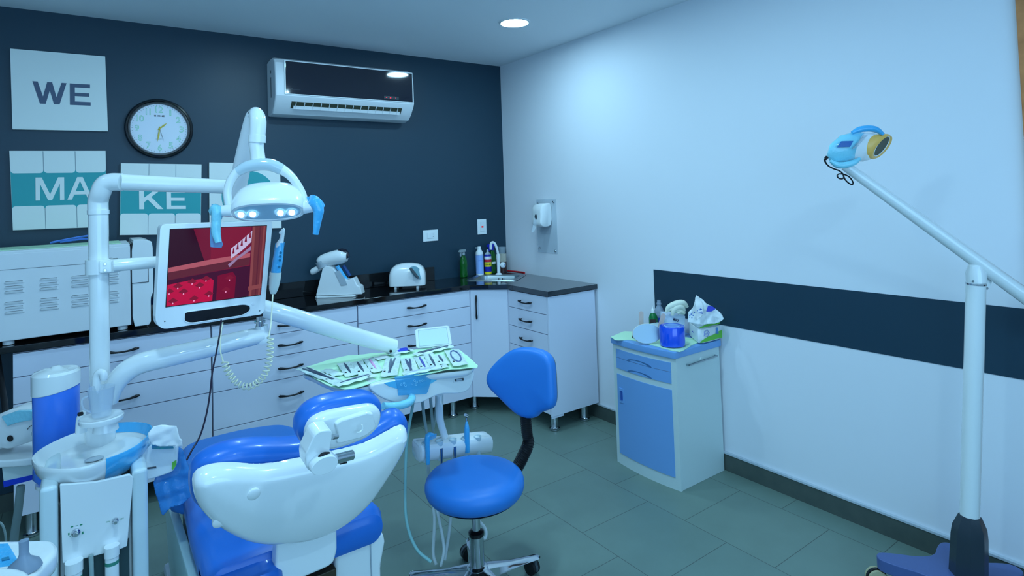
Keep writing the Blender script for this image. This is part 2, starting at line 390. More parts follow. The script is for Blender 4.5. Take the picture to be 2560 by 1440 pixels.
sl.build('overflow', BLKR, t)
# tap
fb = V((-.187, -.158, HT+.0035)); 
t = thing('tap', 'white plastic swan neck tap standing behind the sink', 'tap', fb)
MB().lathe([(.028, 0), (.024, .006), (.013, .012), (.0135, .07), (.0145, .12), (.0155, .125), (.0155, .155), (.013, .158)], fb, 20).build('tap_body', WPL, t)
nk = [fb+Z_*.15] + [aD(x, y, (fb-CAM).dot(FW)) for x, y in ((1247, 650), (1244, 630), (1239, 613), (1233, 606), (1228, 609), (1227, 618), (1227, 624))]
MB().tube(nk, [.011, .0105, .01, .010, .010, .011, .0115, .010], 12, 5).build('spout', WPL, t)
kd = (-(se)*.0 + V((.45, -.85, 0))).normalized(); kp = fb+Z_*.075
MB().tube([kp, kp+kd*.03], .009, 12).lathe([(.008, .0), (.021, .004), (.022, .02), (.019, .03), (.014, .032)], kp+kd*.024, 20, M=along(kd)).build('tap_handle', WPL, t)
MB().lathe([(.006, 0), (.005, .002)], kp+kd*.056, 14, M=along(kd)).build('cold_mark', mat('mark_blue', (20, 50, 190), .4), t)
# bottles beside the sink
GRB = mat('green_bottle', (16, 96, 30), .12, alpha=.88); NAVY = mat('navy_trigger', (16, 36, 190), .35); CLRD = mat('clear_grey_trigger', (150, 165, 170), .3)
def spray(x, y, h, label, trig, z0=HT, rot=0):
    t = thing('spray_bottle', label, 'spray bottle', (x, y, z0))
    MB().lathe([(.02, 0), (.031, .004), (.032, .03), (.029, .055), (.031, .1), (.03, .125), (.02, h*.72), (.012, h*.77), (.012, h*.82)], (x, y, z0), 24, sy=.8).build('bottle', GRB, t)
    c, s_ = math.cos(rot), math.sin(rot); dx = V((c, s_, 0)); M = frame((x, y, z0), dx, V((-s_, c, 0)), Z_)
    MB().lathe([(.014, h*.79), (.014, h*.87), (.009, h*.9)], (x, y, z0), 16).box((-.05, -.009, h*.9), (.028, .009, h), .004, M=M).box((-.044, -.006, h*.76), (-.034, .006, h*.91), .003, M=M).box((-.062, -.006, h*.925), (-.048, .006, h*.975), .002, M=M).build('trigger', trig, t)
    return t
b1 = spray(-.447, -.062, .215, 'green spray bottle with clear grey trigger, leftmost by the sink', CLRD, rot=.5)
b2 = spray(-.165, -.04, .235, 'green spray bottle with dark blue trigger behind the tap', NAVY, rot=.3)
MB().slab([aD(1230+a, 655+b, (V((-.165, -.08, 1.0))-CAM).dot(FW)) for a, b in ((0, 0), (9, -1), (9, 4), (0, 5))], -FW, .001).build('label_patch', PAPER, b2)
p = V((-.29, -.045, HT)); t = thing('aerosol_can', 'tall white aerosol can with pale blue label beside the sink', 'aerosol can', p)
MB().lathe([(.028, 0), (.031, .003), (.031, .165), (.029, .18), (.018, .197), (.016, .2)], p, 26).build('can', WPL, t)
MB().lathe([(.0316, .01), (.0316, .155)], p, 26, capA=False, capB=False).build('label_wrap', mat('pale_blue_label', (150, 185, 245), .4), t)
MB().lathe([(.0318, .157), (.0318, .161)], p, 26, capA=False, capB=False).build('blue_band', mat('label_blue', (40, 60, 190), .4), t)
dv = (CAM-p); dv.z = 0; dv.normalize(); rt_ = V((-dv.y, dv.x, 0))
MB().text('SURFACE', p+dv*.032+Z_*.115+rt_*.006, rt_, Z_, wd=.034, t=.001).build('lettering', MC['label_blue'], t)
MB().lathe([(.016, .2), (.0155, .218), (.012, .224)], p, 18).tube([p+Z_*.213, p+Z_*.214-rt_*.03], .0035, 8).build('nozzle', WPL, t)
p = V((-.222, -.06, HT)); t = thing('aerosol_can', 'blue and yellow lubricant can with a red band beside the tap', 'aerosol can', p)
CB = mat('can_blue', (30, 40, 170), .3); CYL = mat('can_yellow', (250, 225, 40), .35); CR = mat('can_red', (225, 40, 50), .35)
MB().lathe([(.026, 0), (.028, .003), (.028, .15), (.026, .158)], p, 26).build('can', CB, t)
MB().lathe([(.0284, .003), (.0284, .022)], p, 26, capA=False, capB=False).build('yellow_base_band', CYL, t)
MB().lathe([(.0284, .062), (.0284, .098)], p, 26, capA=False, capB=False).build('yellow_band', CYL, t)
MB().lathe([(.0284, .1), (.0284, .118)], p, 26, capA=False, capB=False).build('red_band', CR, t)
MB().lathe([(.0284, .119), (.0284, .142)], p, 26, capA=False, capB=False).build('white_band', PAPER, t)
MB().text('SW-40', p+dv*.0295+Z_*.081, rt_, Z_, wd=.042, t=.001, bold=.02).text('PENETRATING OIL', p+dv*.0295+Z_*.044, rt_, Z_, wd=.03, t=.001).build('lettering', BLKP, t)
MB().lathe([(.026, .158), (.014, .172), (.009, .175), (.009, .19), (.006, .196)], p, 20).build('cap', GPL, t)
# cups and red tool
p = V((-.075, -.052, HT)); t = thing('cup_stack', 'stack of clear plastic cups in a brown tube by the wall corner', 'cups', p)
cs = MB()
for k in range(9):
    z = .088+k*.0072; cs.lathe([(.024, z-.05), (.031, z), (.0325, z+.003), (.031, z+.004)], p, 22, capA=True, capB=False)
cs.build('cup', mat('cup_plastic', (210, 205, 190), .3), t)
MB().lathe([(.026, .15), (.032, .205), (.031, .205)], p, 22, capA=True, capB=False).build('clear_cup', CLEAR, t)
MB().lathe([(.03, 0), (.031, .085)], p, 22).build('holder_tube', mat('brown_holder', (70, 44, 44), .4), t)
rp = [aZ(x, y, HT+.011) for x, y in ((1268, 677), (1288, 679), (1311, 682))]
for q_ in rp: q_.x = min(q_.x, -.02); q_.y = min(q_.y, -.02)
o = MB().tube(rp, [.006, .008, .009], 10, 4, flat=.8).build('pliers_handle', mat('red_handle', (205, 30, 40), .35)); tag(o, 'red handled tool lying on the worktop right of the tap', 'tool')
# ------------------------------------------------------------------ wall signs and clock
SIGNW = mat('sign_board', (240, 244, 240), .5); TEAL = mat('sign_teal', (48, 166, 172), .5); SLATE = mat('sign_slate', (84, 96, 122), .5); GAPL = mat('sign_joint', (150, 162, 170), .6)
SY = -.022
GLY = {'W': (1.45, [[(0, 1), (.22, 1), (.44, .33), (.62, 1), (.83, 1), (1.01, .33), (1.23, 1), (1.45, 1), (1.14, 0), (.9, 0), (.725, .62), (.55, 0), (.31, 0)]]),
       'E': (.92, [[(0, 0), (.92, 0), (.92, .17), (.22, .17), (.22, .42), (.86, .42), (.86, .58), (.22, .58), (.22, .83), (.9, .83), (.9, 1), (0, 1)]]),
       'M': (1.3, [[(0, 0), (.2, 0), (.2, .72), (.56, 0), (.74, 0), (1.1, .72), (1.1, 0), (1.3, 0), (1.3, 1), (1.02, 1), (.65, .26), (.28, 1), (0, 1)]]),
       'A': (1.2, [[(0, 0), (.22, 0), (.32, .22), (.88, .22), (.98, 0), (1.2, 0), (.73, 1), (.47, 1)], [(.39, .37), (.81, .37), (.6, .83)]]),
       'K': (1.1, [[(0, 0), (.22, 0), (.22, .34), (.38, .48), (.82, 0), (1.1, 0), (.54, .61), (1.03, 1), (.74, 1), (.22, .57), (.22, 1), (0, 1)]])}
def letters(mb, txt, o, rt, h, wd, t):
    rt = V(rt).normalized(); tot = sum(GLY[c][0] for c in txt)+.14*(len(txt)-1); k = wd/tot; x = -wd/2
    for c in txt:
        w_, polys = GLY[c]
        def P3(p): return V(o)+rt*(x+p[0]*k)+Z_*((p[1]-.5)*h)-Y_*t
        if len(polys) == 1: mb.slab([P3(p) for p in polys[0]], -Y_, .0008)
        else:
            A = polys[0]
            for q in ([A[0], A[1], A[2], (.39, .37), (.6, .83), (.6, 1), A[7]], [A[3], A[4], A[5], A[6], (.6, 1), (.6, .83), (.81, .37)], [A[2], A[3], (.81, .37), (.39, .37)]): mb.slab([P3(p) for p in q], -Y_, .0008)
        x += (w_+.14)*k
    return mb
def board(label, px):
    P4 = [aY(x, y, SY) for x, y in px]
    t = thing('wall_sign', label, 'sign', (sum((p.x for p in P4))/4, 0, min(p.z for p in P4)))
    MB().slab(P4, -Y_, .02, .001).build('board', SIGNW, t); return t, P4
def bl(P4, u, v, h=0): return P4[0].lerp(P4[1], u).lerp(P4[3].lerp(P4[2], u), v)-Y_*h
t, P4 = board('square white wall sign reading WE in grey letters', [(25, 121), (263, 141), (270, 328), (31, 323)])
o = bl(P4, .515, .53); letters(MB(), 'WE', o, bl(P4, 1, .5)-bl(P4, 0, .5), .118, .25, .0012).build('lettering', SLATE, t)
def tooth_sign(label, px, txt, band, th, tw, cu, cv):
    t, P4 = board(label, px); mb = MB()
    def patch(u0, u1, v0, v1, rb, rt):   # rounded tile
        pts = []
        for (cu_, cv_, su, sv, on) in ((u0, v0, 1, 1, rt), (u1, v0, -1, 1, rt), (u1, v1, -1, -1, rb), (u0, v1, 1, -1, rb)):
            r = .035 if on else .002
            arc = [(cu_+su*r*(1-math.cos(a)), cv_+sv*r*(1-math.sin(a))) for a in [math.pi/2*k/4 for k in range(5)]]
            if su*sv < 0: arc = arc[::-1]
            pts += [bl(P4, a, b, .001) for a, b in (arc if True else arc)][::-1]
        return pts
    mb.slab([bl(P4, 0.003, band[0]-.05, .0006), bl(P4, .997, band[0]-.05, .0006), bl(P4, .997, band[1]+.05, .0006), bl(P4, .003, band[1]+.05, .0006)], -Y_, .0006)
    mb.build('teal_band', TEAL, t); mb = MB()
    for k in range(3):
        u0, u1 = k/3+.004, (k+1)/3-.004
        for v0, v1, rb, rt in ((.005, band[0], 1, 0), (band[1], .995, 0, 1)):
            r = .035; pts = []
            cs_ = [(u0, v0, 1, 1, rt), (u1, v0, -1, 1, rt), (u1, v1, -1, -1, rb), (u0, v1, 1, -1, rb)]
            for idx, (a, b, su, sv, on) in enumerate(cs_):
                rr = r if on else .0015
                c0 = (a+su*rr, b+sv*rr); st = {0: 180, 1: 270, 2: 0, 3: 90}[idx]
                for k2 in range(5):
                    an = math.radians(st+90*k2/4); pts.append(bl(P4, c0[0]+rr*math.cos(an), c0[1]+rr*math.sin(an), .0014))
            MB().slab(pts, -Y_, .0012).build('tooth_tile', SIGNW, t)
    mb = MB()
    for k in (1, 2):
        for v0, v1 in ((.005, band[0]-.03), (band[1]+.03, .995)):
            mb.slab([bl(P4, k/3-.0035, v0, .001), bl(P4, k/3+.0035, v0, .001), bl(P4, k/3+.0035, v1, .001), bl(P4, k/3-.0035, v1, .001)], -Y_, .0004)
    mb.build('joint_line', GAPL, t)
    if txt: letters(MB(), txt, bl(P4, cu, cv), bl(P4, 1, cv)-bl(P4, 0, cv), th, tw, .0024).build('lettering', SIGNW, t)
    return t, P4
tooth_sign('wall sign reading MA on a teal band between white tiles', [(23, 377), (264, 377), (268, 567), (32, 576)], 'MA', (.285, .70), .122, .245, .545, .487)
tooth_sign('wall sign reading KE on a teal band, below the clock', [(302, 408), (504, 411), (502, 586), (299, 588)], 'KE', (.29, .70), .115, .235, .51, .5)
t, P4 = board('white wall sign with a teal disc behind the operating light', [(523, 406), (700, 410), (704, 570), (524, 575)])
c0 = bl(P4, .54, .5); MB().slab([c0+V((math.cos(a)*.158, -.001, math.sin(a)*.158)) for a in [2*math.pi*k/48 for k in range(48)]], -Y_, .001).build('teal_disc', TEAL, t)
# clock
cc = (aY(310, 320, -.03)+aY(484, 320, -.03))/2; cc.z = (aY(397, 246, -.03).z+aY(397, 396, -.03).z)/2; cc.y = 0; CR_ = .174
t = thing('wall_clock', 'round black rimmed wall clock with white face and pale green numerals', 'clock', cc)
MW = Matrix((X_, Z_, -Y_)).transposed()
MB().lathe([(CR_-.006, .002), (CR_, .008), (CR_, .022), (CR_-.006, .032), (CR_-.014, .034), (CR_-.018, .030), (CR_-.024, .03), (CR_-.030, .018), (CR_-.030, .012)], cc, 64, M=MW, capA=True, capB=False).build('rim', mat('clock_black', (12, 14, 18), .2, coat=.5), t)
MB().lathe([(.001, .014), (CR_-.029, .014)], cc, 64, M=MW, capA=False, capB=False).build('face', mat('clock_face', (240, 244, 255), .5), t)
NG = mat('numeral_green', (150, 225, 170), .5); NIN = mat('clock_face_white', (228, 238, 255), .5); fo = cc-Y_*.0145
mb = MB(); mi_ = MB()
for n in range(1, 13):
    a = math.radians(90-30*n); p = fo+V((math.cos(a), 0, math.sin(a)))*.112
    wdt = .021 if n < 10 else .037
    if n == 1: wdt = .009
    if n == 11: wdt = .023
    mb = MB(); mi_ = MB()
    mb.text(str(n), p, X_, Z_, h=.037, wd=wdt, t=.0003, bold=.03)
    mi_.text(str(n), p, X_, Z_, h=.032, wd=wdt-.005, t=.0008, bold=-.012)
    q = mb.build('numeral', NG, t); mi_.build('numeral_infill', NIN, q)
mb = MB()
for k in range(60):
    a = 2*math.pi*k/60; c, s_ = math.cos(a), math.sin(a); r0 = .133 if k % 5 else .131; wd_ = .0006
    dx, dt = V((c, 0, s_)), V((-s_, 0, c)); mb.slab([fo+dx*r0-dt*wd_-Y_*.0006, fo+dx*.139-dt*wd_-Y_*.0006, fo+dx*.139+dt*wd_-Y_*.0006, fo+dx*r0+dt*wd_-Y_*.0006], -Y_, .0003)
mb.build('minute_mark', DGP, t)
MB().text('1HOME', fo+Z_*.075, X_, Z_, wd=.052, h=.0095, t=.0006, bold=.03).build('lettering', BLKP, t)
MB().text('QUARTZ', fo-Z_*.062, X_, Z_, wd=.04, h=.008, t=.0006).build('lettering', GPL, t)
def hand(ang, L, wd_, h, name, m):
    a = math.radians(90-ang); d = V((math.cos(a), 0, math.sin(a))); tt = V((-d.z, 0, d.x)); q = fo-Y_*h
    MB().slab([q-d*.012-tt*wd_*.4, q-d*.012+tt*wd_*.4, q+d*L*.55+tt*wd_, q+d*L, q+d*L*.55-tt*wd_], -Y_, .0008).build(name, m, t)
GOLD = mat('hand_gold', (214, 190, 70), .4)
hand(48, .052, .005, .003, 'hour_hand', GOLD); hand(188, .078, .0045, .004, 'minute_hand', GOLD); hand(165, .078, .0009, .005, 'second_hand', BLKP)
MB().lathe([(.006, 0), (.005, .007)], fo, 16, M=MW).build('hub', GOLD, t)
# ------------------------------------------------------------------ air conditioner
x0, x1 = -1.842, -.895
t = thing('air_conditioner', 'white split air conditioner with glossy black front high on dark wall', 'air conditioner', ((x0+x1)/2, 0, 2.08))
prof = [(0, 2.43), (-.06, 2.44), (-.13, 2.44), (-.17, 2.425), (-.192, 2.40), (-.203, 2.33), (-.205, 2.19), (-.195, 2.17), (-.15, 2.115), (-.11, 2.085), (-.05, 2.075), (0, 2.08)]
xs_ = [x0, x0+.004, x0+.014, x1-.014, x1-.004, x1]; sc = [.955, .985, 1, 1, .985, .955]
MB().loft([[V((x, y*s_, 2.26+(z-2.26)*s_)) for y, z in prof] for x, s_ in zip(xs_, sc)]).build('housing', WPM, t, angle=25)
ACB = mat('ac_black_glass', (10, 12, 34), .05, coat=1)
MB().slab([(x0+.072, -.205, 2.20), (x1-.022, -.205, 2.20), (x1-.022, -.205, 2.40), (x1-.026, -.2005, 2.408), (x0+.072, -.2005, 2.408), (x0+.072, -.205, 2.40)][:3]+[(x0+.072, -.205, 2.405)], -Y_, .002)
MB().box((x0+.052, -.212, 2.197), (x1-.012, -.196, 2.415), .004).build('panel_frame', WPL, t)
fp = MB().box((x0+.06, -.2145, 2.203), (x1-.018, -.208, 2.408), .002).build('front_panel', ACB, t)
MB().box((x1-.235, -.2155, 2.212), (x1-.125, -.2144, 2.233), .0004).build('display_window', mat('display_slate', (50, 62, 70), .2), t)
MB().text('20', (x1-.188, -.2156, 2.2225), X_, Z_, h=.009, t=.0005, bold=.02).box((x1-.222, -.2162, 2.222), (x1-.212, -.2156, 2.225)).box((x1-.152, -.2162, 2.222), (x1-.148, -.2156, 2.225)).build('display_digit', mat('led_red', (255, 30, 60), .4, emit=(1, .02, .06), es=1.2), t)
MB().text('Thermocool', (x0+.12, -.2146, 2.232), X_, Z_, wd=.055, t=.0004).build('lettering', DGP, t)
d1, d2 = V((0, -.195, 2.170)), V((0, -.150, 2.115)); sd = (d2-d1); sdn = V((0, sd.z, -sd.y)).normalized()
if sdn.y > 0: sdn = -sdn
a0, a1 = d1+sd*.2, d1+sd*.88
MB().slab([V((x0+.1, 0, 0))+a0+sdn*.003, V((x1-.09, 0, 0))+a0+sdn*.003, V((x1-.09, 0, 0))+a1+sdn*.003, V((x0+.1, 0, 0))+a1+sdn*.003], sdn, .004).build('outlet_slot', mat('slot_dark', (60, 66, 52), .6), t)
for k in range(14):
    mb = MB(); x = x0+.13+k*(x1-x0-.25)/13
    mb.slab([V((x-.001, 0, 0))+a0+sdn*.010, V((x-.001, 0, 0))+a1+sdn*.012, V((x-.001, 0, 0))+a1, V((x-.001, 0, 0))+a0], X_, .003).build('vane', WPM, t)
MB().slab([V((x0+.115, 0, 0))+a1+sdn*.006-sd*.28, V((x1-.1, 0, 0))+a1+sdn*.006-sd*.28, V((x1-.1, 0, 0))+a1+sdn*.012, V((x0+.115, 0, 0))+a1+sdn*.012], sdn, .003).build('louvre', WPM, t)
MB().box((x0-.001, -.1, 2.19), (x0+.001, -.085, 2.32)).box((x0-.001, -.1, 2.345), (x0+.001, -.085, 2.365)).build('side_label', DGP, t)
# ------------------------------------------------------------------ sockets
def plate(label, name, x0, x1, z0, z1, catg):
    t = thing(name, label, catg, ((x0+x1)/2, 0, z0)); MB().box((x0, -.008, z0), (x1, 0, z1), .003).build('plate', WPL, t); return t
t = plate('white double socket plate on the dark wall above the worktop', 'wall_socket', -.757, -.631, 1.193, 1.278, 'socket')
MB().box((-.725, -.0105, 1.213), (-.663, -.007, 1.258), .001).build('socket_insert', WPM, t)
MB().lathe([(.002, 0), (.002, .001)], (-.674, -.0105, 1.245), 8, M=MW).lathe([(.002, 0), (.002, .001)], (-.674, -.0105, 1.227), 8, M=MW).build('socket_hole', BLKR, t)
MB().box((-.72, -.0125, 1.217), (-.698, -.01, 1.254), .001).build('rocker', WPL, t)
t = plate('white wall switch with a small red light, near the room corner', 'wall_switch', -.275, -.19, 1.214, 1.336, 'switch')
MB().box((-.252, -.0115, 1.238), (-.212, -.007, 1.315), .001).build('rocker', WPM, t)
MB().box((-.24, -.0125, 1.268), (-.222, -.011, 1.282), .0005).build('red_indicator', mat('indicator_red', (225, 50, 50), .3, emit=(.7, .05, .05), es=.4), t)
# ------------------------------------------------------------------ soap dispenser and its clear plate
t = thing('soap_dispenser', 'white soap dispenser with clear lever on an acrylic plate', 'soap dispenser', (0, -.55, 1.075))
MB().box((-.004, -.665, 1.078), (-.0005, -.43, 1.482), .001).build('back_plate', mat('acrylic', (215, 230, 240), .08, alpha=.28), t)
for y, z in ((-.455, 1.455), (-.642, 1.46), (-.455, 1.112), (-.642, 1.10)):
    MB().lathe([(.009, .003), (.009, .008), (.006, .012)], (0, y, z), 16, M=Matrix((Y_, Z_, -X_)).transposed()).build('screw_cap', CHR, t)
sec = [(-.004, 1.288), (-.05, 1.272), (-.1, 1.285), (-.112, 1.31), (-.105, 1.36), (-.107, 1.41), (-.085, 1.445), (-.04, 1.452), (-.004, 1.452)]
sec = chaikin([V((a, 0, b)) for a, b in sec], 1, .25)
ys = [(-.61, .9), (-.605, .97), (-.595, 1), (-.515, 1), (-.505, .97), (-.50, .9)]
MB().loft([[V((q.x*s_, y, 1.365+(q.z-1.365)*s_)) for q in sec] for y, s_ in ys]).build('housing', WPL, t)
MB().tube([(-.112, -.555, 1.345), (-.118, -.555, 1.31), (-.13, -.555, 1.27), (-.15, -.555, 1.245)], [.012, .014, .013, .008], 10, 4, flat=.5).build('lever', CLEAR, t)
MB().lathe([(.014, 0), (.012, .003)], (-.108, -.555, 1.352), 16, sy=1.6, M=Matrix((Y_, Z_, -X_)).transposed()).build('window', DGP, t)
# ------------------------------------------------------------------ autoclave
ay = -.405; ax0, ax1, ax2 = -3.42, -2.618, -2.533; az0, az1 = .922, 1.338
t = thing('autoclave', 'big white bench steriliser with louvred side on the black worktop', 'steriliser', (-3.0, -.2, HT))
MB().box((ax0, ay, az0), (ax1, -.03, az1-.012), .006).build('casing', WPM, t)
MB().box((ax0, ay-.001, az1-.088), (ax1, ay+.002, az1-.0862)).build('seam', DGP, t)
MB().box((ax0+.004, ay+.002, az1-.02), (ax1-.002, -.034, az1), .005).build('top_cover', WPM, t)
MB().box((ax0+.1, ay+.04, az1), (ax1-.04, -.06, az1+.003)).build('green_mat', GREENP, t)
for gx in (-3.075, -2.947, -2.827, -2.705):
    for gz in (1.175, 1.08):
        mb = MB()
        for k in range(3):
            z = gz+.02-k*.022; mb.loft([[V((x, ay+.001, z)), V((x, ay-.006*s_-.0006, z-.002)), V((x, ay-.004*s_-.0006, z-.009)), V((x, ay+.001, z-.013))] for x, s_ in ((gx-.036, 0), (gx-.03, 1), (gx+.03, 1), (gx+.036, 0))])
            mb.box((gx-.032, ay-.0012, z+.0004), (gx+.03, ay+.001, z+.0020), mi=1)
        mb.build('louvre_group', [WPM, DGP], t)
MB().slab(chaikin([(ax1+.004, ay-.003, az0-.01), (ax2, ay-.003, az0-.01), (ax2, ay-.003, 1.05), (ax2+.012, ay-.003, 1.08), (ax2+.012, ay-.003, az1), (ax2-.02, ay-.003, az1+.014), (ax1+.004, ay-.003, az1+.014)], 1, .12), -Y_, .38, .004).build('door', WPL, t)
MB().box((ax1+.004, ay-.006, 1.135), (ax2-.01, ay-.002, 1.21), .001).build('latch_cover', WPM, t)
mb = MB()
mb.box((ax1+.002, ay-.0065, 1.21), (ax2-.008, ay-.003, 1.2125)).box((ax1+.002, ay-.0065, 1.133), (ax2-.008, ay-.003, 1.1355)).box((ax2-.011, ay-.0065, 1.133), (ax2-.0085, ay-.003, 1.2125)).box((ax1, ay-.001, az0), (ax1+.005, ay+.3, az1-.001))
mb.build('gap', BLKP, t)
for x in (-3.1, -2.655):
    for y in (-.37, -.08): MB().lathe([(.017, 0), (.022, .003), (.022, .023)], (x, y, HT), 18).build('foot', WPM, t)
# blue frame lying on the autoclave
zt = az1+.004
o = MB().tube([aY(125, 607, -.3), aY(180, 596, -.28), aY(228, 588, -.26)], .006, 8, 3, flat=.6).tube([aY(225, 589, -.26), aY(233, 594, -.25), aY(246, 602, -.24)], .005, 8, 3).tube([aY(150, 605, -.2), aY(215, 597, -.2), aY(240, 603, -.22)], .005, 8, 3).build('eyewear_frame', mat('frame_blue', (78, 130, 225), .4))
tag(o, 'slim blue frame lying on top of the steriliser', 'frame')
# ------------------------------------------------------------------ curing gun in its white cradle
g0 = V((-1.475, -.19, HT)); gd = (g0-CAM).dot(FW)
def gp(x, y, dz=0): return aD(x, y, gd+dz)
t = thing('scanner_station', 'white handheld dental device in a slanted white cradle on the worktop', 'dental device', g0)
er = V((.82, -.57, 0)); en = V((-.57, -.82, 0))
base = [g0+er*a+en*b for a, b in ((-.125, -.04), (.11, -.04), (.125, -.02), (.125, .04), (.11, .06), (-.12, .06), (-.135, .045), (-.135, -.025))]
MB().slab([p+Z_*.011 for p in base], Z_, .011, .003).build('base_plate', WPL, t)
def prof(px, dz, tk, name, m, bev=.004, n=-FW, ww=None):
    n = V((n.x, n.y, 0)).normalized(); c = gp(800, 700, dz)
    return MB().slab([aP(x, y, c+n*tk/2, n) for x, y in px], n, tk, bev).build(name, m, t)
prof([(789, 740), (806, 671), (812, 664), (830, 668), (852, 694), (868, 700), (884, 694), (893, 714), (900, 716), (905, 736)], 0, .085, 'cradle', WPL, .006)
prof([(836, 680), (848, 676), (862, 697), (868, 712), (852, 714)], -.045, .006, 'cradle_slot', GPL, .002)
MB().tube([gp(778, 680), gp(784, 678), gp(808, 664)], [.017, .021, .019], 20, 3).build('tail_barrel', WPL, t)
MB().tube([gp(804, 658), gp(808, 653), gp(830, 646), gp(855, 641), gp(868, 641)], [.034, .042, .046, .047, .033], 20, 4, upv=Z_).build('head', WPL, t)
MB().tube([gp(846, 632), gp(859, 634), gp(870, 645)], [.026, .0325, .016], 18, 4, upv=Z_).build('dark_visor', mat('dark_visor', (20, 16, 34), .1, coat=1), t)
MB().tube([gp(805, 651), gp(812, 667)], [.0435, .0435], 20).build('seam_ring', GPL, t)
MB().tube([gp(843, 665, -.01), gp(856, 685, -.01), gp(866, 700, -.01)], [.013, .0125, .013], 14, 2).build('grip', FILM, t)
MB().tube([gp(858, 664, .02), gp(875, 690, .02)], [.012, .011], 14).build('rear_grip', mat('navy_grip', (24, 70, 130), .3), t)
# ------------------------------------------------------------------ mixer
m0 = V((-.985, -.205, HT)); md = (m0-CAM).dot(FW)
t = thing('amalgam_mixer', 'rounded white capsule mixer with a window, on four little feet', 'mixer', m0)
mx_ = (m0.x-.002); c = []
e1 = V((.86, -.51, 0)); e2 = V((.51, .86, 0))
def rr_(a, b, z, s=.35, n=32):
    o_ = []
    for k in range(n):
        an = 2*math.pi*k/n; ca, sa = math.cos(an), math.sin(an)
        o_.append(m0+e1*(1.2*a*abs(ca)**s*(1 if ca > 0 else -1))+e2*(b*abs(sa)**s*(1 if sa > 0 else -1))+Z_*z)
    return o_
MB().loft([rr_(.1, .075, .018), rr_(.104, .08, .022), rr_(.104, .08, .07), rr_(.103, .079, .095, .38), rr_(.098, .075, .12, .42), rr_(.088, .067, .142, .5), rr_(.068, .052, .160, .6), rr_(.036, .03, .170, .8), rr_(.004, .004, .173, 1)]).build('housing', WPL, t)
for a, b in ((-.08, -.06), (.07, -.06), (-.08, .06), (.07, .06)): MB().lathe([(.009, 0), (.01, .002), (.01, .02)], m0+e1*a+e2*b, 14).build('foot', WPL, t)
nw = (-FW*.55+e1*.8+Z_*.25).normalized(); pc = aD(1047, 683, md-.07)
MB().slab(chaikin([aP(x, y, pc, nw) for x, y in ((1022, 668), (1043, 664), (1060, 686), (1062, 697), (1046, 698), (1032, 686))], 2), nw, .006, .002).build('window', mat('mixer_window', (120, 170, 185), .1, coat=1), t)
MB().slab([aP(x, y, pc+nw*.004, nw) for x, y in ((1024, 671), (1030, 670), (1050, 695), (1045, 697), (1034, 685))], nw, .004, .001).build('label_strip', DGP, t)
# ------------------------------------------------------------------ bedside locker
bx0, by0, by1, bz = -.395, -2.018, -1.578, .662
t = thing('bedside_locker', 'pale locker with light blue top, drawers and door against right wall', 'locker', (-.2, -1.8, 0))
bw = .026
mb = MB(); mb.box((bx0+.02, by0, .0), (-.018, by1, bz), .002)
mb.build('body', LOCK, t)
def bow(y): u = (y-(by0+by1)/2)/((by1-by0)/2); return bx0+.02-.02*(1-u*u)-.004
def front(mb, ya, yb, za, zb, th=0.0, d=0.0):   # curved front strip
    n = 10; rings = []
    for k in range(n+1):
        y = ya+(yb-ya)*k/n; x = bow(y)-d
        rings.append([V((x, y, za)), V((x, y, zb)), V((bx0+.03, y, zb)), V((bx0+.03, y, za))])
    return mb.loft(rings)
front(MB(), by0-.0015, by1+.0015, 0, bz+.0005).build('front_frame', LOCK, t)
def drawer(za, zb, notch):
    d = front(MB(), by0+.028, by1-.03, za, zb, d=.004).build('drawer', LBLU, t)
    yc = (by0+by1)/2+.01; pts = []
    for k in range(13):
        a = math.pi*k/12; y = yc+.088*math.cos(a); z = notch+.018*math.sin(a)
        pts.append(V((bow(y)-.0052, y, z)))
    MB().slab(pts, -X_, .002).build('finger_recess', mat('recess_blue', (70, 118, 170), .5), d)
drawer(.593, .638, .592); drawer(.532, .590, .533)
dz = MB(); dn = front(dz, by0+.028, by1-.03, .062, .5, d=.004).build('door', LBLU, t)
hy = by1-.068
MB().slab([V((bow(hy)-.0062, hy+.017*math.cos(a), .395+.0)) for a in (0,)]+[], X_, 0) if False else None
pl = MB().box((bow(hy)-.0075, hy-.018, .348), (bow(hy)-.003, hy+.018, .428), .001).build('handle_plate', LBLU, dn)
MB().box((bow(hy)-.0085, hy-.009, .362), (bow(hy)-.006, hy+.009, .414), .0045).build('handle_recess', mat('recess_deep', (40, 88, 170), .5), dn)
# top slab with a raised lip
mb = MB(); n = 10; pts = [V((-.008, by0-.008, bz+.036)), V((-.008, by1+.008, bz+.036))]
for k in range(n+1): y = by1+.008+(by0-by1-.016)*k/n; u = (y-(by0+by1)/2)/((by1-by0)/2+.008); pts.append(V((bx0+.008-.018*(1-u*u)-.004, y, bz+.036)))
mb.slab(pts, Z_, .036, .006, 2)
mb.build('top', LBLU, t)
mb = MB(); mb.tube([(bx0+.1, by0-.016, .617), (-.06, by0-.016, .622)], .005, 10).tube([(bx0+.1, by0-.016, .617), (bx0+.1, by0, .617)], .005, 10).tube([(-.06, by0-.016, .622), (-.06, by0, .622)], .005, 10).build('towel_rail', STEEL, t)
MB().lathe([(.016, 0), (.014, .006)], ((bx0+.22), by0, .620), 18, M=along(-Y_)).build('rail_boss', LOCK, t)
BT = bz+.036
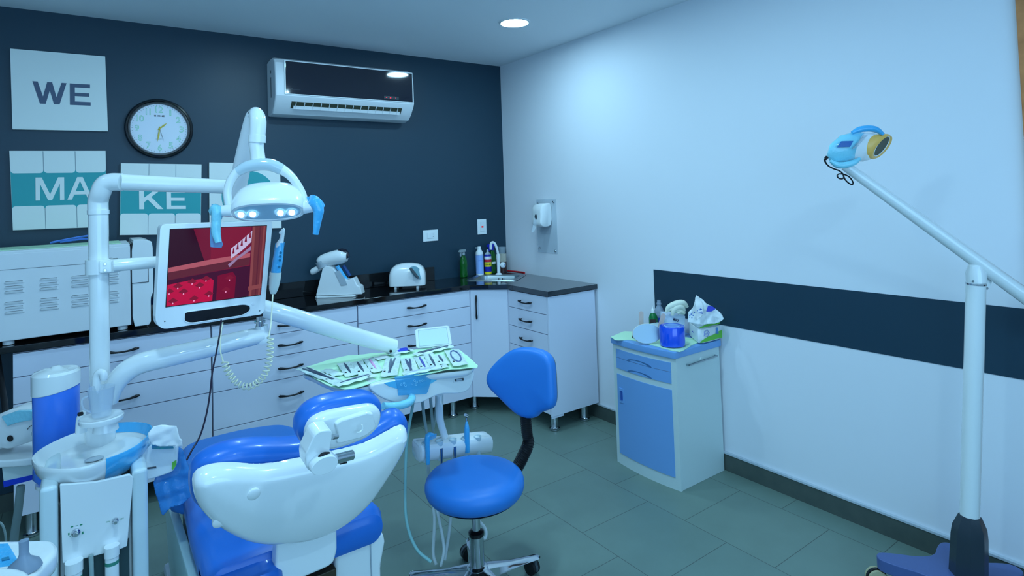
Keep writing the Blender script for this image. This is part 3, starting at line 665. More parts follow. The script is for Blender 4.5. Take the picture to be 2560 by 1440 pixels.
# sheet of green paper with torn edge
tp = [(1527, 842), (1560, 828), (1620, 830), (1700, 840), (1760, 850), (1730, 862), (1708, 876), (1700, 879), (1690, 877.5), (1682, 877), (1672, 874), (1662, 871), (1655, 870), (1646, 866), (1636, 864), (1622, 860), (1612, 857), (1600, 856), (1592, 852), (1580, 850), (1568, 849), (1556, 850), (1545, 850), (1537, 849)]
o = MB().slab([aZ(x, y, BT+.003) if x > 1535 else aZ(x, y, BT+.004) for x, y in tp], Z_, .0025).build('paper_sheet', GREENP); tag(o, 'pale green paper sheet with torn edge spread on the locker', 'paper sheet')
BZ = BT+.0032
def on(x, y, z=None): return aZ(x, y, BZ if z is None else z)
# tape roll
p = on(1686, 866); p = V((p.x+.01, p.y+.02, BZ)); SBL = mat('roll_blue', (18, 84, 235), .15, coat=.6, spec=.7)
t = thing('film_roll', 'thick roll of shiny blue barrier film at the locker front corner', 'film roll', p)
MB().lathe([(.03, .004), (.064, .004), (.066, .02), (.0655, .099), (.063, .103), (.044, .103), (.042, .097), (.042, .02), (.03, .02)], p, 48).build('film', SBL, t)
MB().lathe([(.0425, .003), (.0425, .104), (.039, .106), (.038, .101), (.038, .003)], p, 40, capA=False, capB=False).build('core', mat('roll_core', (150, 190, 240), .4), t)
# mirror
mp_ = on(1616, 860); md_ = (mp_-CAM).dot(FW)-.0
t = thing('hand_mirror', 'oval hand mirror leaning in front of the small bottles on the locker', 'mirror', on(1616, 858))
nm = (-FW+Z_*.35+RT*-.05).normalized(); mc = aD(1617, 834, md_+.01)
ov = [aP(1617.5+37*math.cos(a)*(1 if True else 1), 834+25.5*math.sin(a)*(1.0), mc, nm) for a in [2*math.pi*k/48 for k in range(48)]]
MB().cushion(ov, nm, .008, .003, rb=.003).build('rim', mat('mirror_rim', (215, 215, 205), .3), t)
ov2 = [mc+(q-mc)*.955+nm*.0008 for q in ov]
MB().slab(ov2, nm, .001).build('glass', mat('mirror_glass', (150, 172, 188), .38, .8), t)
# tissue packs
GRN = mat('pack_green', (110, 200, 70), .4); PKW = mat('pack_white', (236, 244, 246), .35, coat=.2, bump=.25, nscale=18); PKB = mat('pack_blue', (40, 60, 200), .4); PKL = mat('pack_outline', (110, 130, 215), .4)
c1, c2, c3 = on(1748, 862), on(1808, 846), on(1719, 836)
def pack(label, a, b, c, z0, h, logo, top=0):
    a, b, c = (V((q.x, q.y, z0)) for q in (a, b, c)); d = c+(b-a)
    t = thing('tissue_pack', label, 'tissue pack', (a+b+c+d)/4)
    ce = (a+b+c+d)/4
    def rg(s_, z): return [ce+(q-ce)*s_+Z_*z for q in resample(chaikin([a, b, d, c], 2, .1), 24)]
    MB().loft([rg(.93, 0), rg(.985, .004), rg(1.0, .012), rg(1.0, h-.012), rg(.97, h-.003), rg(.9, h)]).build('wrapper', PKW, t)
    sd = (b-a); L = sd.length; sd.normalize(); n = sd.cross(Z_)
    if n.dot(CAM-a) < 0: n = -n
    f0 = a+n*.0025
    gp_ = [(0.04, .1), (.96, .1), (.96, .62), (.8, .58), (.6, .45), (.35, .40), (.15, .28), (.04, .18)]
    MB().slab([f0+sd*(u*L)+Z_*(v*h) for u, v in gp_], n, .001).build('green_band', GRN, t)
    if logo:
        lc = f0+sd*(.3*L)+Z_*(h*.66)
        pts = [lc+sd*math.cos(q)*.02*(1+.15*math.cos(5*q))+Z_*math.sin(q)*.016*(1+.15*math.cos(5*q)) for q in [2*math.pi*k/40 for k in range(40)]]
        MB().tube(pts, .0012, 6, closed=True).text('soft', lc+n*.001, sd, Z_, wd=.026, t=.001).build('logo', PKL, t)
        fc = f0+sd*(.74*L)+Z_*(h*.7)
        MB().lathe([(.001, .0), (.009, .0008)], fc+Z_*.006, 16, M=along(n)).slab([fc+sd*x+Z_*z for x, z in ((-.014, -.02), (.014, -.02), (.008, 0), (-.008, 0))], n, .001).build('blue_figure', mat('figure_blue', (90, 150, 215), .4), t)
    s2 = (c-a).normalized(); n2 = s2.cross(Z_)
    if n2.dot(CAM-a) < 0: n2 = -n2
    m_ = a+(c-a)*.5+n2*.002+Z_*h*.55
    MB().slab([m_+s2*x+Z_*z for x, z in ((-.014, -.002), (.014, -.002), (.014, .002), (-.014, .002))], n2, .001).build('blue_mark', PKB, t)
    return t, a, b, c, d
pack('lower white tissue pack with green wave print on the locker', c1, c2, c3, BZ, .076, True)
t, a, b, c, d = pack('upper white tissue pack, open and crumpled, on top of the other', c1+V((.012, .01, 0)), c2+V((-.004, .006, 0)), c3+V((.0, -.006, 0)), BZ+.077, .042, False)
# crumpled open wrapper top with tissue
def crumple(pts, n, m, name, par, amp=.004, t_=.002, sub=4, fr=38):
    n = V(n).normalized(); fr *= .45; amp *= 1.4; mb = MB(); mb.cushion(pts, n, t_, min(.001, t_/3), 0, rb=min(.001, t_/3), seg=2, grid=26)
    def dz(p): return (abs(noise.noise(p*fr))*1.6+noise.noise(p*fr*2.3)*.6-.4)*amp
    mb.v = [p+n*dz(p)+n.orthogonal().normalized()*noise.noise(p*fr+V((9, 3, 1)))*amp*.5 for p in mb.v]
    return mb.build(name, m, par, angle=75)
wd_ = (a-CAM).dot(FW)
nf = V((-FW.x, -FW.y, .25)).normalized()
crumple(resample([aD(x, y, wd_+.02) for x, y in ((1718, 805), (1722, 780), (1735, 768), (1740, 752), (1744, 737), (1760, 747), (1766, 757), (1780, 764), (1804, 784), (1809, 798), (1790, 808), (1750, 812))], 30), nf, PKW, 'open_flap', t, .008, .01)
crumple(resample([aD(x, y, wd_-.015) for x, y in ((1740, 800), (1741, 776), (1739, 755), (1744, 737), (1753, 744), (1758, 760), (1756, 790))], 20), nf, PAPER, 'tissue', t, .004, .004)
crumple(resample([aD(x, y, wd_-.02) for x, y in ((1765, 779), (1771, 763), (1782, 766), (1790, 772), (1778, 779))], 14), nf, PKB, 'blue_logo_patch', t, .0005, .001)
mb = MB(); rnd = random.Random(4)
for k in range(26):
    u, v = rnd.random(), rnd.random()*.7; x, y = 1722+u*36, 785-u*16+v*20 if u < .5 else 770+(u-.5)*6+v*18
    if abs(x-1740) < 3: continue
    q = aD(x, y, wd_-.028); mb.slab([q+RT*(.004*math.cos(an+k))+UP*(.003*math.sin(an+k)) for an in (0, 1.6, 3.1, 4.5)], -FW, .0006)
mb.build('printed_fleck', mat('fleck_blue', (60, 110, 200), .4), t)
# glove box with gloves
q = on(1680, 845); gdp = (q-CAM).dot(FW)+.02
t = thing('glove_box', 'white glove box lettered MAX with pale gloves spilling out', 'glove box', V((q.x, q.y, BZ)))
n_ = V((-FW.x, -FW.y, 0)).normalized(); c_ = aD(1686, 800, gdp)
MB().slab([aP(x, y, c_, n_) for x, y in ((1661, 786), (1702, 788), (1713, 790), (1711, 842), (1661, 838))], n_, .09, .001).build('carton', mat('carton', (215, 228, 250), .5), t)
MB().text('MAX', aP(1690, 800, c_, n_)+n_*.0, (aP(1700, 803, c_, n_)-aP(1680, 797, c_, n_)), Z_, h=.019, wd=.037, t=.0008, bold=.02).text('Latex Examination Gloves', aP(1690, 809, c_, n_), (aP(1700, 812, c_, n_)-aP(1680, 807, c_, n_)), Z_, wd=.034, t=.0008).build('lettering', mat('ink', (30, 45, 90), .5), t)
GLV = mat('glove_latex', (236, 240, 222), .6, bump=.4, nscale=25)
mb = MB(); gd0 = gdp-.015
mb.tube([aD(x, y, gd0) for x, y in ((1664, 781), (1672, 768), (1690, 760), (1708, 758), (1719, 768))], [.006, .014, .018, .017, .008], 12, 4)
mb.tube([aD(x, y, gd0-.01) for x, y in ((1681, 789), (1684, 776), (1694, 768), (1706, 768), (1712, 778))], [.007, .012, .014, .013, .006], 12, 4)
mb.tube([aD(x, y, gd0) for x, y in ((1666, 779), (1678, 772), (1700, 776), (1712, 784))], [.006, .014, .02, .008], 12, 4)
mb.tube([aD(x, y, gd0-.012) for x, y in ((1694, 783), (1702, 779), (1712, 783))], [.008, .009, .005], 10, 4)
mb.build('glove', GLV, t)
# bottles at the back of the locker
def bottle_at(px, pyb, dz, name, label, catg):
    q = on(px, pyb); d_ = (q-CAM).dot(FW)+dz; return thing(name, label, catg, V((aD(px, pyb, d_).x, aD(px, pyb, d_).y, BZ))), None
p = V((-.06, -1.66, BZ)); p = aX(1649, 800, -.055); p.z = BZ
t = thing('saline_bottle', 'empty clear squat bottle with blue label against the dark stripe', 'bottle', p)
CB2 = mat('hazy_bottle', (190, 205, 225), .12, alpha=.55)
MB().lathe([(.03, 0), (.033, .004), (.033, .075), (.03, .1), (.02, .125), (.012, .135), (.0115, .142), (.014, .144), (.014, .152), (.011, .154), (.0105, .166), (.011, .168)], p, 26).build('bottle', CB2, t)
MB().lathe([(.0336, .03), (.0336, .072)], p, 26, capA=False, capB=False).build('label_wrap', mat('bottle_label', (60, 100, 215), .5), t)
p = aX(1633, 795, -.115); p.z = BZ
t = thing('antiseptic_bottle', 'small green bottle with white pump cap behind the mirror', 'bottle', p)
MB().lathe([(.024, 0), (.026, .004), (.026, .075), (.02, .094), (.011, .102), (.0105, .108)], p, 10).build('bottle', mat('antiseptic_green', (12, 120, 62), .2), t)
MB().lathe([(.0115, .104), (.011, .118), (.008, .125), (.004, .130), (.003, .14)], p, 16).build('cap', WPL, t)
dv = (CAM-p); dv.z = 0; dv.normalize(); rt_ = V((-dv.y, dv.x, 0))
MB().slab([p+dv*.028+rt_*a_+Z_*z for a_, z in ((-.02, .045), (.016, .045), (.016, .07), (-.02, .07))], dv, .002).build('label', mat('brown_label', (60, 40, 42), .5), t)
# wooden spatulas standing in a small white jar
jp = on(1625, 852); jd = (jp-CAM).dot(FW)+.10; jp = aD(1628, 845, jd); jp.z = BZ
t = thing('jar', 'small white jar standing right behind the mirror', 'jar', jp)
MB().lathe([(.02, 0), (.022, .003), (.022, .04), (.017, .045), (.017, .062), (.015, .064)], jp, 20).build('body', WPL, t)
SP = mat('wood_spatula', (232, 208, 200), .6, colour2=(214, 186, 182), nscale=60)
def spatula(label, a, b, wd2, dz):
    A_, B_ = aD(*a, jd+dz), aD(*b, jd+dz-.01); ax = (B_-A_); L = ax.length; ax.normalize(); sdv = ax.cross(-FW).normalized()
    pts = [A_-sdv*wd2*.9, A_+sdv*wd2*.9, B_-ax*wd2+sdv*wd2] + [B_-ax*wd2+(sdv*math.cos(q)+ax*math.sin(q))*wd2 for q in [math.pi*k/8 for k in range(1, 8)]] + [B_-ax*wd2-sdv*wd2]
    o = MB().slab(pts, -FW, .0025, .0005).build('wooden_spatula', SP); tag(o, label, 'spatula', 'wooden spatulas behind the mirror')
spatula('upright wooden spatula behind the left of the mirror', (1604, 845), (1603, 778), .013, -.01)
spatula('wooden spatula leaning right behind the mirror', (1640, 850), (1660, 784), .013, -.045)
# small carton and little dropper at left
q = on(1585, 846); q.z = BZ
t = thing('dropper_bottle', 'tiny white dropper bottle with dark print left of the mirror', 'bottle', q)
MB().lathe([(.008, 0), (.0095, .002), (.0095, .03), (.005, .036), (.0045, .044), (.002, .05)], q, 16).build('bottle', WPL, t)
MB().lathe([(.0099, .003), (.0099, .02)], q, 16, capA=False, capB=False).build('label', mat('barcode', (40, 44, 60), .5), t)
cq = aX(1640, 835, -.16); cq.z = BZ
o = MB().box((cq.x-.03, cq.y-.04, BZ), (cq.x+.05, cq.y+.035, BZ+.052), .002).build('small_carton', mat('small_carton', (200, 222, 230), .5)); tag(o, 'small pale carton between mirror and glove box', 'carton')
# ------------------------------------------------------------------ bleaching lamp on a stand
LX = -.25; lb_, lt_ = aX(2424, 1310, LX), aX(2440, 700, LX); lax = (lt_-lb_)/(lt_.z-lb_.z)
def pz(z): return lb_+lax*(z-lb_.z)
lp = pz(0); pxy = V((lp.x, lp.y, 0))
t = thing('whitening_lamp_stand', 'tall white pole stand on castors with a long slanting arm', 'stand', pxy)
py_ = lp.y
MB().tube([pz(.30), pz(1.155)], .0295, 28).build('pole', WPG, t)
hexr = lambda r, z: [pz(z)+V((r*math.cos(2*math.pi*k/8+.39), r*math.sin(2*math.pi*k/8+.39), 0)) for k in range(8)]
MB().loft([hexr(.058, .07), hexr(.054, .25), hexr(.05, .285), hexr(.034, .325), hexr(.031, .327)]).build('dark_sleeve', mat('sleeve_dark', (44, 56, 66), .25), t, angle=20)
MB().tube([pz(1.148), pz(1.154)], .0305, 28).build('ring', CHR, t)
MB().lathe([(.03, 1.155), (.03, 1.19), (.022, 1.215), (.01, 1.222)], (pz(1.18).x, pz(1.18).y, 0), 26).build('pivot_cap', WPG, t)
A_, B_ = aX(2150, 445, -.36), aX(2580, 766, -.235)
A_ = aD(2112, 414, (pz(1.2)-CAM).dot(FW)+.12); Bm = aX(2463, 668, LX+.02); dirn = (Bm-A_).normalized(); B_ = Bm+dirn*.32
B_.x = min(B_.x, -.06)
arm = MB().tube([A_, A_.lerp(Bm, .5), Bm, B_], [.0185, .022, .0245, .027], 22, 3).build('arm', WPG, t)
kn = V((-FW.x, -FW.y, 0)).normalized()
bc = pz(1.17)
MB().slab([aP(x, y, bc, kn) for x, y in ((2447, 690), (2468, 672), (2482, 696), (2478, 716), (2462, 727), (2448, 722))], kn, .03, .003).build('pivot_bracket', WPL, t)
for x, y in ((2453, 686), (2433, 703), (2468, 721)):
    MB().lathe([(.0045, 0), (.003, .002)], aP(x, y, bc+kn*.018, kn), 12, M=along(kn)).build('screw', STEEL, t)
BSE = mat('stand_base_blue', (78, 98, 152), .4)
bb = V((LX, py_, 0))
angs = [152, 208, 275, 20, 85]
mb = MB()
outl = []
feet = [V((-.215, -.07)), V((.0, -.24)), V((.165, -.1)), V((.15, .1)), V((-.125, .225))]
feet3 = [bb+V((f_.x, f_.y, 0)) for f_ in feet]
for k, f_ in enumerate(feet3):
    nx = feet3[(k+1) % 5]; d_ = (f_-bb).normalized(); sd = V((-d_.y, d_.x, 0))
    outl += [f_-sd*.035, f_+d_*.02, f_+sd*.035, bb+((f_+nx)/2-bb)*.62]
mb.slab([q+Z_*.115 for q in chaikin(outl, 2)], Z_, .045, .01, 3).build('base', BSE, t)
def castor(p, par, h=.07, r=.028, ang=.4, cover=DGP, tire=BLKR):
    d_ = V((math.cos(ang), math.sin(ang), 0)); s_ = V((-d_.y, d_.x, 0)); wc = p+d_*.02
    o_ = MB().tube([V((p.x, p.y, r+.012)), V((p.x, p.y, h))], .006, 10).slab([wc+d_*math.cos(a)*(r+.003)+Z_*(r+math.sin(a)*(r+.003))+s_*.006 for a in [math.pi*k/10 for k in range(-1, 12)]], s_, .012, .002).build('castor', cover, par)
    for sg in (-1, 1):
        MB().lathe([(r*.6, -.007), (r, -.005), (r, .005), (r*.6, .007)], V((wc.x, wc.y, r))+s_*sg*.013, 22, M=along(s_)).build('wheel', tire, o_)
    return o_
TIRE = mat('castor_cream', (180, 175, 140), .5)
for k, f_ in enumerate(feet3): castor(f_, t, .08, .034, [2.6, 4, 5, 1, 2.4][k], BLKP, TIRE)
# lamp head
hd_ = (A_-CAM).dot(FW)-.03
def hp(x, y, dz=0): return aD(x, y, hd_+dz)
t = thing('whitening_lamp', 'blue wrapped whitening lamp head with amber mouth shield on the slanting arm', 'lamp', hp(2130, 415))
PRP = RT*.75-UP*.66; RDL = ray(2160, 365).normalized()
def sec_(b_, t_, dep=.6, mn=9, sc=1, dz=0, n=28):
    b_, t_ = hp(*b_, dz), hp(*t_, dz); c = (b_+t_)/2; mj = (t_-b_)/2*sc; L = mj.length
    return [c+mj*math.sin(a)+(-RDL*(L*dep)-PRP*(mn*hd_/FPX)*sc)*math.cos(a) for a in [2*math.pi*k/n for k in range(n)]]
MB().loft([sec_((2068, 394), (2070, 384), .6, 3), sec_((2076, 404), (2079, 360), .7, 7), sec_((2094, 411), (2103, 339), .7), sec_((2120, 409), (2138, 330), .68), sec_((2138, 403), (2164, 332), .66)]).build('wrapped_body', FILML, t)
MB().loft([sec_((2136, 402), (2162, 333), .64), sec_((2155, 404), (2184, 333), .62), sec_((2174, 398), (2204, 338), .6), sec_((2176, 396), (2206, 340), .5)]).build('white_front', WPL, t)
AMB = mat('amber_shield', (255, 198, 104), .3, alpha=.96)
MB().loft([sec_((2160, 390), (2188, 338), .72, 11), sec_((2170, 396), (2206, 335), .74, 12), sec_((2180, 397), (2222, 336), .7, 13), sec_((2184, 395), (2229, 341), .66, 13), sec_((2187, 390), (2224, 343), .6, 11), sec_((2182, 388), (2214, 344), .5, 10)], True, True).build('mouth_shield', AMB, t)
MB().slab(sec_((2186, 388), (2221, 343), .6, 10, dz=-.004), (RT*.8-FW*.5-UP*.2), .003).build('light_port', mat('lamp_port', (62, 66, 40), .4), t)
MB().tube(sec_((2186, 389), (2222, 342), .6, 10.5, dz=-.004), .002, 6, closed=True).build('port_ring', WPL, t)
for nm, pts in (('upper_handle', [(2130, 332), (2148, 324), (2172, 321), (2192, 325), (2208, 336)]), ('lower_handle', [(2076, 402), (2092, 412), (2112, 413), (2135, 406), (2150, 396)])):
    MB().tube([hp(x, y, -.03) for x, y in pts], [.006, .011, .012, .011, .006], 12, 4).build(nm, FILML if nm[0] == 'l' else FILM, t)
sc_ = hp(2115, 360, -.045); ns = (-FW+UP*.1).normalized()
MB().slab([aP(x, y, sc_, ns) for x, y in ((2104, 353), (2134, 352), (2126, 367), (2094, 368))], ns, .006, .001).build('display', mat('lamp_display', (18, 92, 170), .2), t)
mb = MB()
for k in range(11):
    mb.slab([aP(x, y, sc_, ns) for x, y in ((2160-k*2.7, 339+k*3.1), (2169-k*2.7, 337.5+k*3.1), (2169-k*2.7, 338.8+k*3.1), (2160-k*2.7, 340.3+k*3.1))], ns, .008)
mb.build('vent_slot', GPL, t)
o = MB().tube([hp(x, y, -.02) for x, y in ((2068, 392), (2064, 397), (2062, 402), (2070, 414), (2084, 422), (2098, 427), (2108, 436), (2108, 446), (2098, 446), (2093, 440), (2097, 435), (2110, 436), (2124, 443), (2132, 455), (2131, 461), (2122, 458), (2113, 449), (2108, 438))], [.006, .006, .0035]+[.0026]*15, 8, 4).build('power_cord', BLKP)
tag(o, 'thin black cord looped in a knot below the whitening lamp', 'cord')
# ------------------------------------------------------------------ stool
s0 = V((-1.60, -2.045, 0))
t = thing('operator_stool', 'blue round operator stool with backrest on a chrome star base', 'stool', s0)
ST = .465
MB().lathe([(.12, ST-.085), (.16, ST-.084), (.174, ST-.077), (.184, ST-.064), (.1895, ST-.047), (.189, ST-.033), (.184, ST-.019), (.174, ST-.008), (.158, ST-.0005), (.13, ST+.003), (.07, ST+.006), (.005, ST+.007)], s0, 56, capB=True).build('seat', BLUE2, t, angle=60)
MB().lathe([(.15, ST-.095), (.165, ST-.085)], s0, 40).build('seat_pan', BLKP, t)
MB().tube([s0+Z_*.2, s0+Z_*(ST-.09)], .0165, 20).build('gas_lift', CHR, t)
MB().tube([s0+Z_*.06, s0+Z_*.235], [.029, .027], 24).build('column', CHR, t)
MB().lathe([(.027, .23), (.03, .235), (.03, .245), (.02, .252)], s0, 24).build('collar', BLKP, t)
for k, a in enumerate((-8, 64, 136, 208, 280)):
    a = math.radians(a); d_ = V((math.cos(a), math.sin(a), 0)); s_ = V((-d_.y, d_.x, 0))
    rings = []
    for r, hw_, zt, zb in ((.02, .036, .118, .07), (.07, .03, .108, .066), (.14, .024, .092, .068), (.21, .022, .083, .068), (.258, .02, .078, .066), (.268, .012, .074, .068)):
        rings.append([s0+d_*r+s_*q*hw_+Z_*z for q, z in ((-1, zb+.006), (-.8, zt-.006), (-.4, zt), (.4, zt), (.8, zt-.006), (1, zb+.006), (.7, zb), (-.7, zb))])
    MB().loft(rings).build('base_arm', CHR, t)
    castor(s0+d_*.252, t, .07, .027, a+1.9)
MB().lathe([(.04, .07), (.04, .115), (.03, .122)], s0, 24).build('hub', CHR, t)
bd = (aD(1310, 960, 2.42)); nb = V((-.93, -.36, 0.12)).normalized()
opx = [(1220, 950), (1224, 928), (1240, 905), (1262, 884), (1285, 872), (1310, 870), (1338, 874), (1360, 882), (1376, 898), (1382, 920), (1385, 960), (1386, 1000), (1380, 1020), (1362, 1028), (1345, 1034), (1334, 1045), (1312, 1048), (1290, 1040), (1268, 1020), (1242, 990), (1226, 970)]
bo = resample(cat([aP(x, y, bd, nb) for x, y in opx], 3, True), 64)
c_ = sum(bo, V())/len(bo); sdv = V((nb.y, -nb.x, 0)).normalized()
def curve_(p, k=.9): q = (p-c_).dot(sdv); return p+nb*(k*q*q)
back = MB().cushion(bo, nb, .05, .022, .010, rb=.012); back.v = [curve_(v) for v in back.v]; back.build('backrest', BLUE2, t)
sh = MB().cushion([c_+(p-c_)*.98-nb*.035 for p in bo], nb, .03, .004, 0, .01, rb=.022); sh.v = [curve_(v) for v in sh.v]; sh.build('backrest_shell', mat('stool_shell_grey', (72, 100, 110), .4), t)
tb = aP(1312, 1040, bd-nb*.03, nb); te = s0+V((.175, .055, ST-.105))
pth = cat([s0+V((.12, .03, ST-.1)), te, te+V((.05, .01, .01)), V((tb.x+.01, tb.y, ST+.02)), V((tb.x+.008, tb.y, (tb.z+ST)/2)), tb+Z_*.03], 8)
MB().tube(pth, .014, 12, flat=1.6).build('back_support', BLKP, t)
pth = resample(pth[8:], 42, False); mb = MB(); rr2 = []
mb.tube([p for p in resample(pth, 126, False)], [(.021 if k % 3 == 1 else .0165) for k in range(126)], 14, flat=1.45, upv=sdv); mb.build('bellows_sleeve', BLKR, t, angle=60)
# ------------------------------------------------------------------ dental chair
def Vs(l): return [V(p) for p in l]
t = thing('dental_chair', 'blue dental chair with white back shell, seen from behind its headrest', 'dental chair', (-2.28, -1.9, 0))
sx0, sx1, sy0, sy1, sz = -2.545, -2.035, -2.235, -1.10, .555
def seatring(y, zt, zb, w0, w1, r=.05):
    pts = []
    for cx, cz, a0 in ((w1-r, zt-r, 0), (w0+r, zt-r, 90), (w0+r, zb+r, 180), (w1-r, zb+r, 270)):
        for k in range(6): a = math.radians(a0+18*k); pts.append(V((cx+r*math.cos(a), y, cz+r*math.sin(a))))
    return pts
MB().loft([seatring(sy0-.0, sz-.03, .475, sx0+.04, sx1-.04, .024), seatring(sy0+.012, sz-.012, .455, sx0+.012, sx1-.012, .04), seatring(sy0+.05, sz, .445, sx0, sx1, .045), seatring(-1.9, sz-.01, .44, sx0+.0, sx1, .045), seatring(-1.62, sz-.012, .43, sx0+.015, sx1-.005, .045)]).build('seat', BLUE, t)
lo = [(454, 1135), (453, 1112), (475, 1097), (520, 1083), (600, 1064), (660, 1055), (700, 1052), (730, 1057), (760, 1072)]
lo = [aZ(x, y, .53) for x, y in lo]+[V((sx1-.005, -1.35, .53)), V((sx1, -1.62, .53)), V((sx0+.01, -1.62, .53)), V((sx0+.03, -1.4, .53))]
MB().cushion(resample(cat(lo, 3, True), 70), V((0, .045, 1)), .10, .03, .006, rb=.02).build('leg_rest', BLUE2, t)
# rear roll of the seat hanging down on the left
MB().loft([[V((x, y*s_+(-2.15)*(1-s_), .36+(z-.36)*s_)) for y, z in ((-2.30, .53), (-2.33, .46), (-2.335, .36), (-2.32, .26), (-2.28, .2), (-2.1, .2), (-2.1, .53))] for x, s_ in ((-2.545, .85), (-2.53, .97), (-2.49, 1), (-2.42, 1), (-2.38, .98), (-2.365, .9))]).build('seat_roll', BLUE, t, angle=60)
# base covers
MB().slab([V((x, -2.20, z)) for x, z in ((-2.185, .474), (-2.035, .462), (-2.028, .43), (-2.045, .36), (-2.045, 0.0), (-2.25, 0.0), (-2.25, .37), (-2.195, .385))], -Y_, .9, .012, 3).build('base_cover', WPG, t)
MB().slab([V((x, -2.205, z)) for x, z in ((-2.082, .46), (-2.079, .46), (-2.074, 0), (-2.077, 0))], -Y_, .004).build('cover_joint', GPL, t)
MB().slab([V((-2.56, y, z)) for y, z in ((-2.1, .44), (-1.3, .40), (-1.45, .2), (-2.15, .05), (-2.25, .05), (-2.2, .3))], -X_, .03, .008).build('side_cover', mat('cover_aqua', (190, 222, 222), .3), t)
MB().box((-2.52, -2.05, .02), (-2.06, -1.5, .44), .02).build('lift_housing', WPM, t)
MB().box((-2.55, -2.25, 0), (-2.03, -1.1, .04), .015).build('floor_plate', GPL, t)
MB().box((-2.30, -2.225, .2), (-2.195, -2.19, .425), .005).build('gap_shade_block', mat('gap_shade_dark', (56, 50, 34), .4), t)  # dark box painting in the shade of the gap beside the bracket
# bracket between the seat and the back
bk = [(695, 1300), (843, 1300), (844, 1375), (836, 1406), (822, 1418), (800, 1428), (760, 1445), (740, 1520), (690, 1520), (688, 1440)]
nbk = V((0, -1, .05)).normalized(); MB().slab([aP(x, y, V((-2.3, -2.285, .5)), nbk) for x, y in bk], nbk, .05, .012, 3).build('back_bracket', WPG, t)
# backrest
n1 = V((0, -.80, -.60)).normalized()*1.0
n1 = V((0, -.86, -.30)).normalized(); pb = V((-2.3, -2.44, .86)); vb = V((0, -.33, .94)).normalized()
vb = V((0, n1.z, -n1.y)); 
shell_px = [(489, 1255), (486, 1225), (496, 1205), (530, 1190), (580, 1184), (640, 1187), (690, 1184), (740, 1174), (800, 1162), (860, 1148), (910, 1135), (950, 1118), (985, 1098), (1010, 1085), (1022, 1083), (1025, 1098), (1018, 1125), (1000, 1160), (970, 1208), (935, 1258), (890, 1302), (835, 1338), (770, 1362), (700, 1371), (640, 1368), (590, 1352), (540, 1322), (508, 1290)]
so = resample(cat([aP(x, y, pb, n1) for x, y in shell_px], 3, True), 96)
cB = sum(so, V())/len(so)
MB().cushion(so, n1, .045, .024, .022, seg=6, rb=.004, grid=34).build('back_shell', WPG, t)
pad_px = [(481, 1262), (477, 1228), (484, 1195), (505, 1172), (545, 1150), (600, 1134), (660, 1128), (720, 1127), (770, 1122), (810, 1118), (860, 1112), (910, 1100), (950, 1078), (985, 1056), (1010, 1049), (1026, 1060), (1029, 1082), (1024, 1105), (1008, 1148), (985, 1190), (940, 1250), (880, 1300), (800, 1340), (700, 1362), (620, 1355), (540, 1318), (500, 1286)]
po = resample(cat([aP(x, y, pb-n1*.05, n1) for x, y in pad_px], 3, True), 96)
MB().cushion(po, n1, .085, .035, 0, seg=6, rb=.035).build('back_pad', BLUE, t)
for x, y, hh_ in ((634, 1235, .012), (548, 1304, -.002)):
    q = aP(x, y, pb+n1*hh_, n1); MB().lathe([(.016, -.006), (.0155, .003), (.012, .0055), (.002, .0065)], q, 24, M=along(n1)).build('screw_cover', WPG, t)
# headrest
n2 = V((.06, -.93, -.22)).normalized(); ph = V((-2.27, -2.565, .985))
hpx = [(752, 1105), (748, 1085), (756, 1058), (778, 1032), (810, 1014), (850, 1003), (895, 996), (930, 995), (952, 1003), (961, 1022), (958, 1050), (945, 1075), (915, 1094), (870, 1108), (830, 1116), (780, 1120), (762, 1118)]
ho = resample(cat([aP(x, y, ph, n2) for x, y in hpx], 3, True), 72)
MB().cushion(ho, n2, .075, .022, 0, seg=6, rb=.035).build('headrest_pad', BLUE, t)
hs = [(768, 1100), (770, 1080), (784, 1056), (812, 1040), (850, 1030), (895, 1022), (935, 1018), (952, 1028), (956, 1045), (946, 1072), (918, 1098), (870, 1118), (832, 1128), (800, 1130), (778, 1120)]
hso = resample(cat([aP(x, y, ph+n2*.02, n2) for x, y in hs], 3, True), 60)
MB().cushion(hso, n2, .035, .014, .006, seg=5, rb=.003).build('headrest_shell', WPG, t)
MB().slab(chaikin([aP(x, y, ph+n2*.034, n2) for x, y in ((838, 1056), (932, 1028), (942, 1070), (910, 1094), (842, 1112), (846, 1090))], 1, .15), n2, .018, .005, 3).build('shell_panel', WPG, t)
MB().tube([aP(x, y, ph+n2*.05, n2) for x, y in ((905, 1062), (907, 1072), (900, 1080), (892, 1081))], .0016, 6, 3).build('emblem', mat('emblem_white', (250, 255, 255), .15), t)
qa = aP(812, 1090, ph+n2*.055, n2); qb = aP(800, 1150, ph+n2*.03, n2)
MB().slab(chaikin([aP(x, y, ph+n2*.075, n2) for x, y in ((786, 1088), (800, 1078), (828, 1075), (832, 1086), (824, 1130), (820, 1150), (812, 1184), (786, 1186), (766, 1172), (763, 1140), (776, 1112))], 1, .2), n2, .045, .008, 3).build('headrest_arm', WPG, t)
MB().slab(chaikin([aP(x, y, ph+n2*.095, n2) for x, y in ((776, 1174), (790, 1155), (812, 1142), (838, 1140), (847, 1152), (842, 1168), (826, 1182), (800, 1190), (782, 1187))], 2, .25), n2, .03, .008, 3).build('locking_knob', WPG, t)
MB().tube([aP(838, 1148, ph+n2*.05, n2), aP(881, 1137, ph+n2*.045, n2)], .0115, 18).build('support_bar', CHR, t)
MB().tube([aP(829, 1093, ph+n2*.06, n2), aP(842, 1091, ph+n2*.05, n2)], .006, 14).build('hinge_pin', CHR, t)
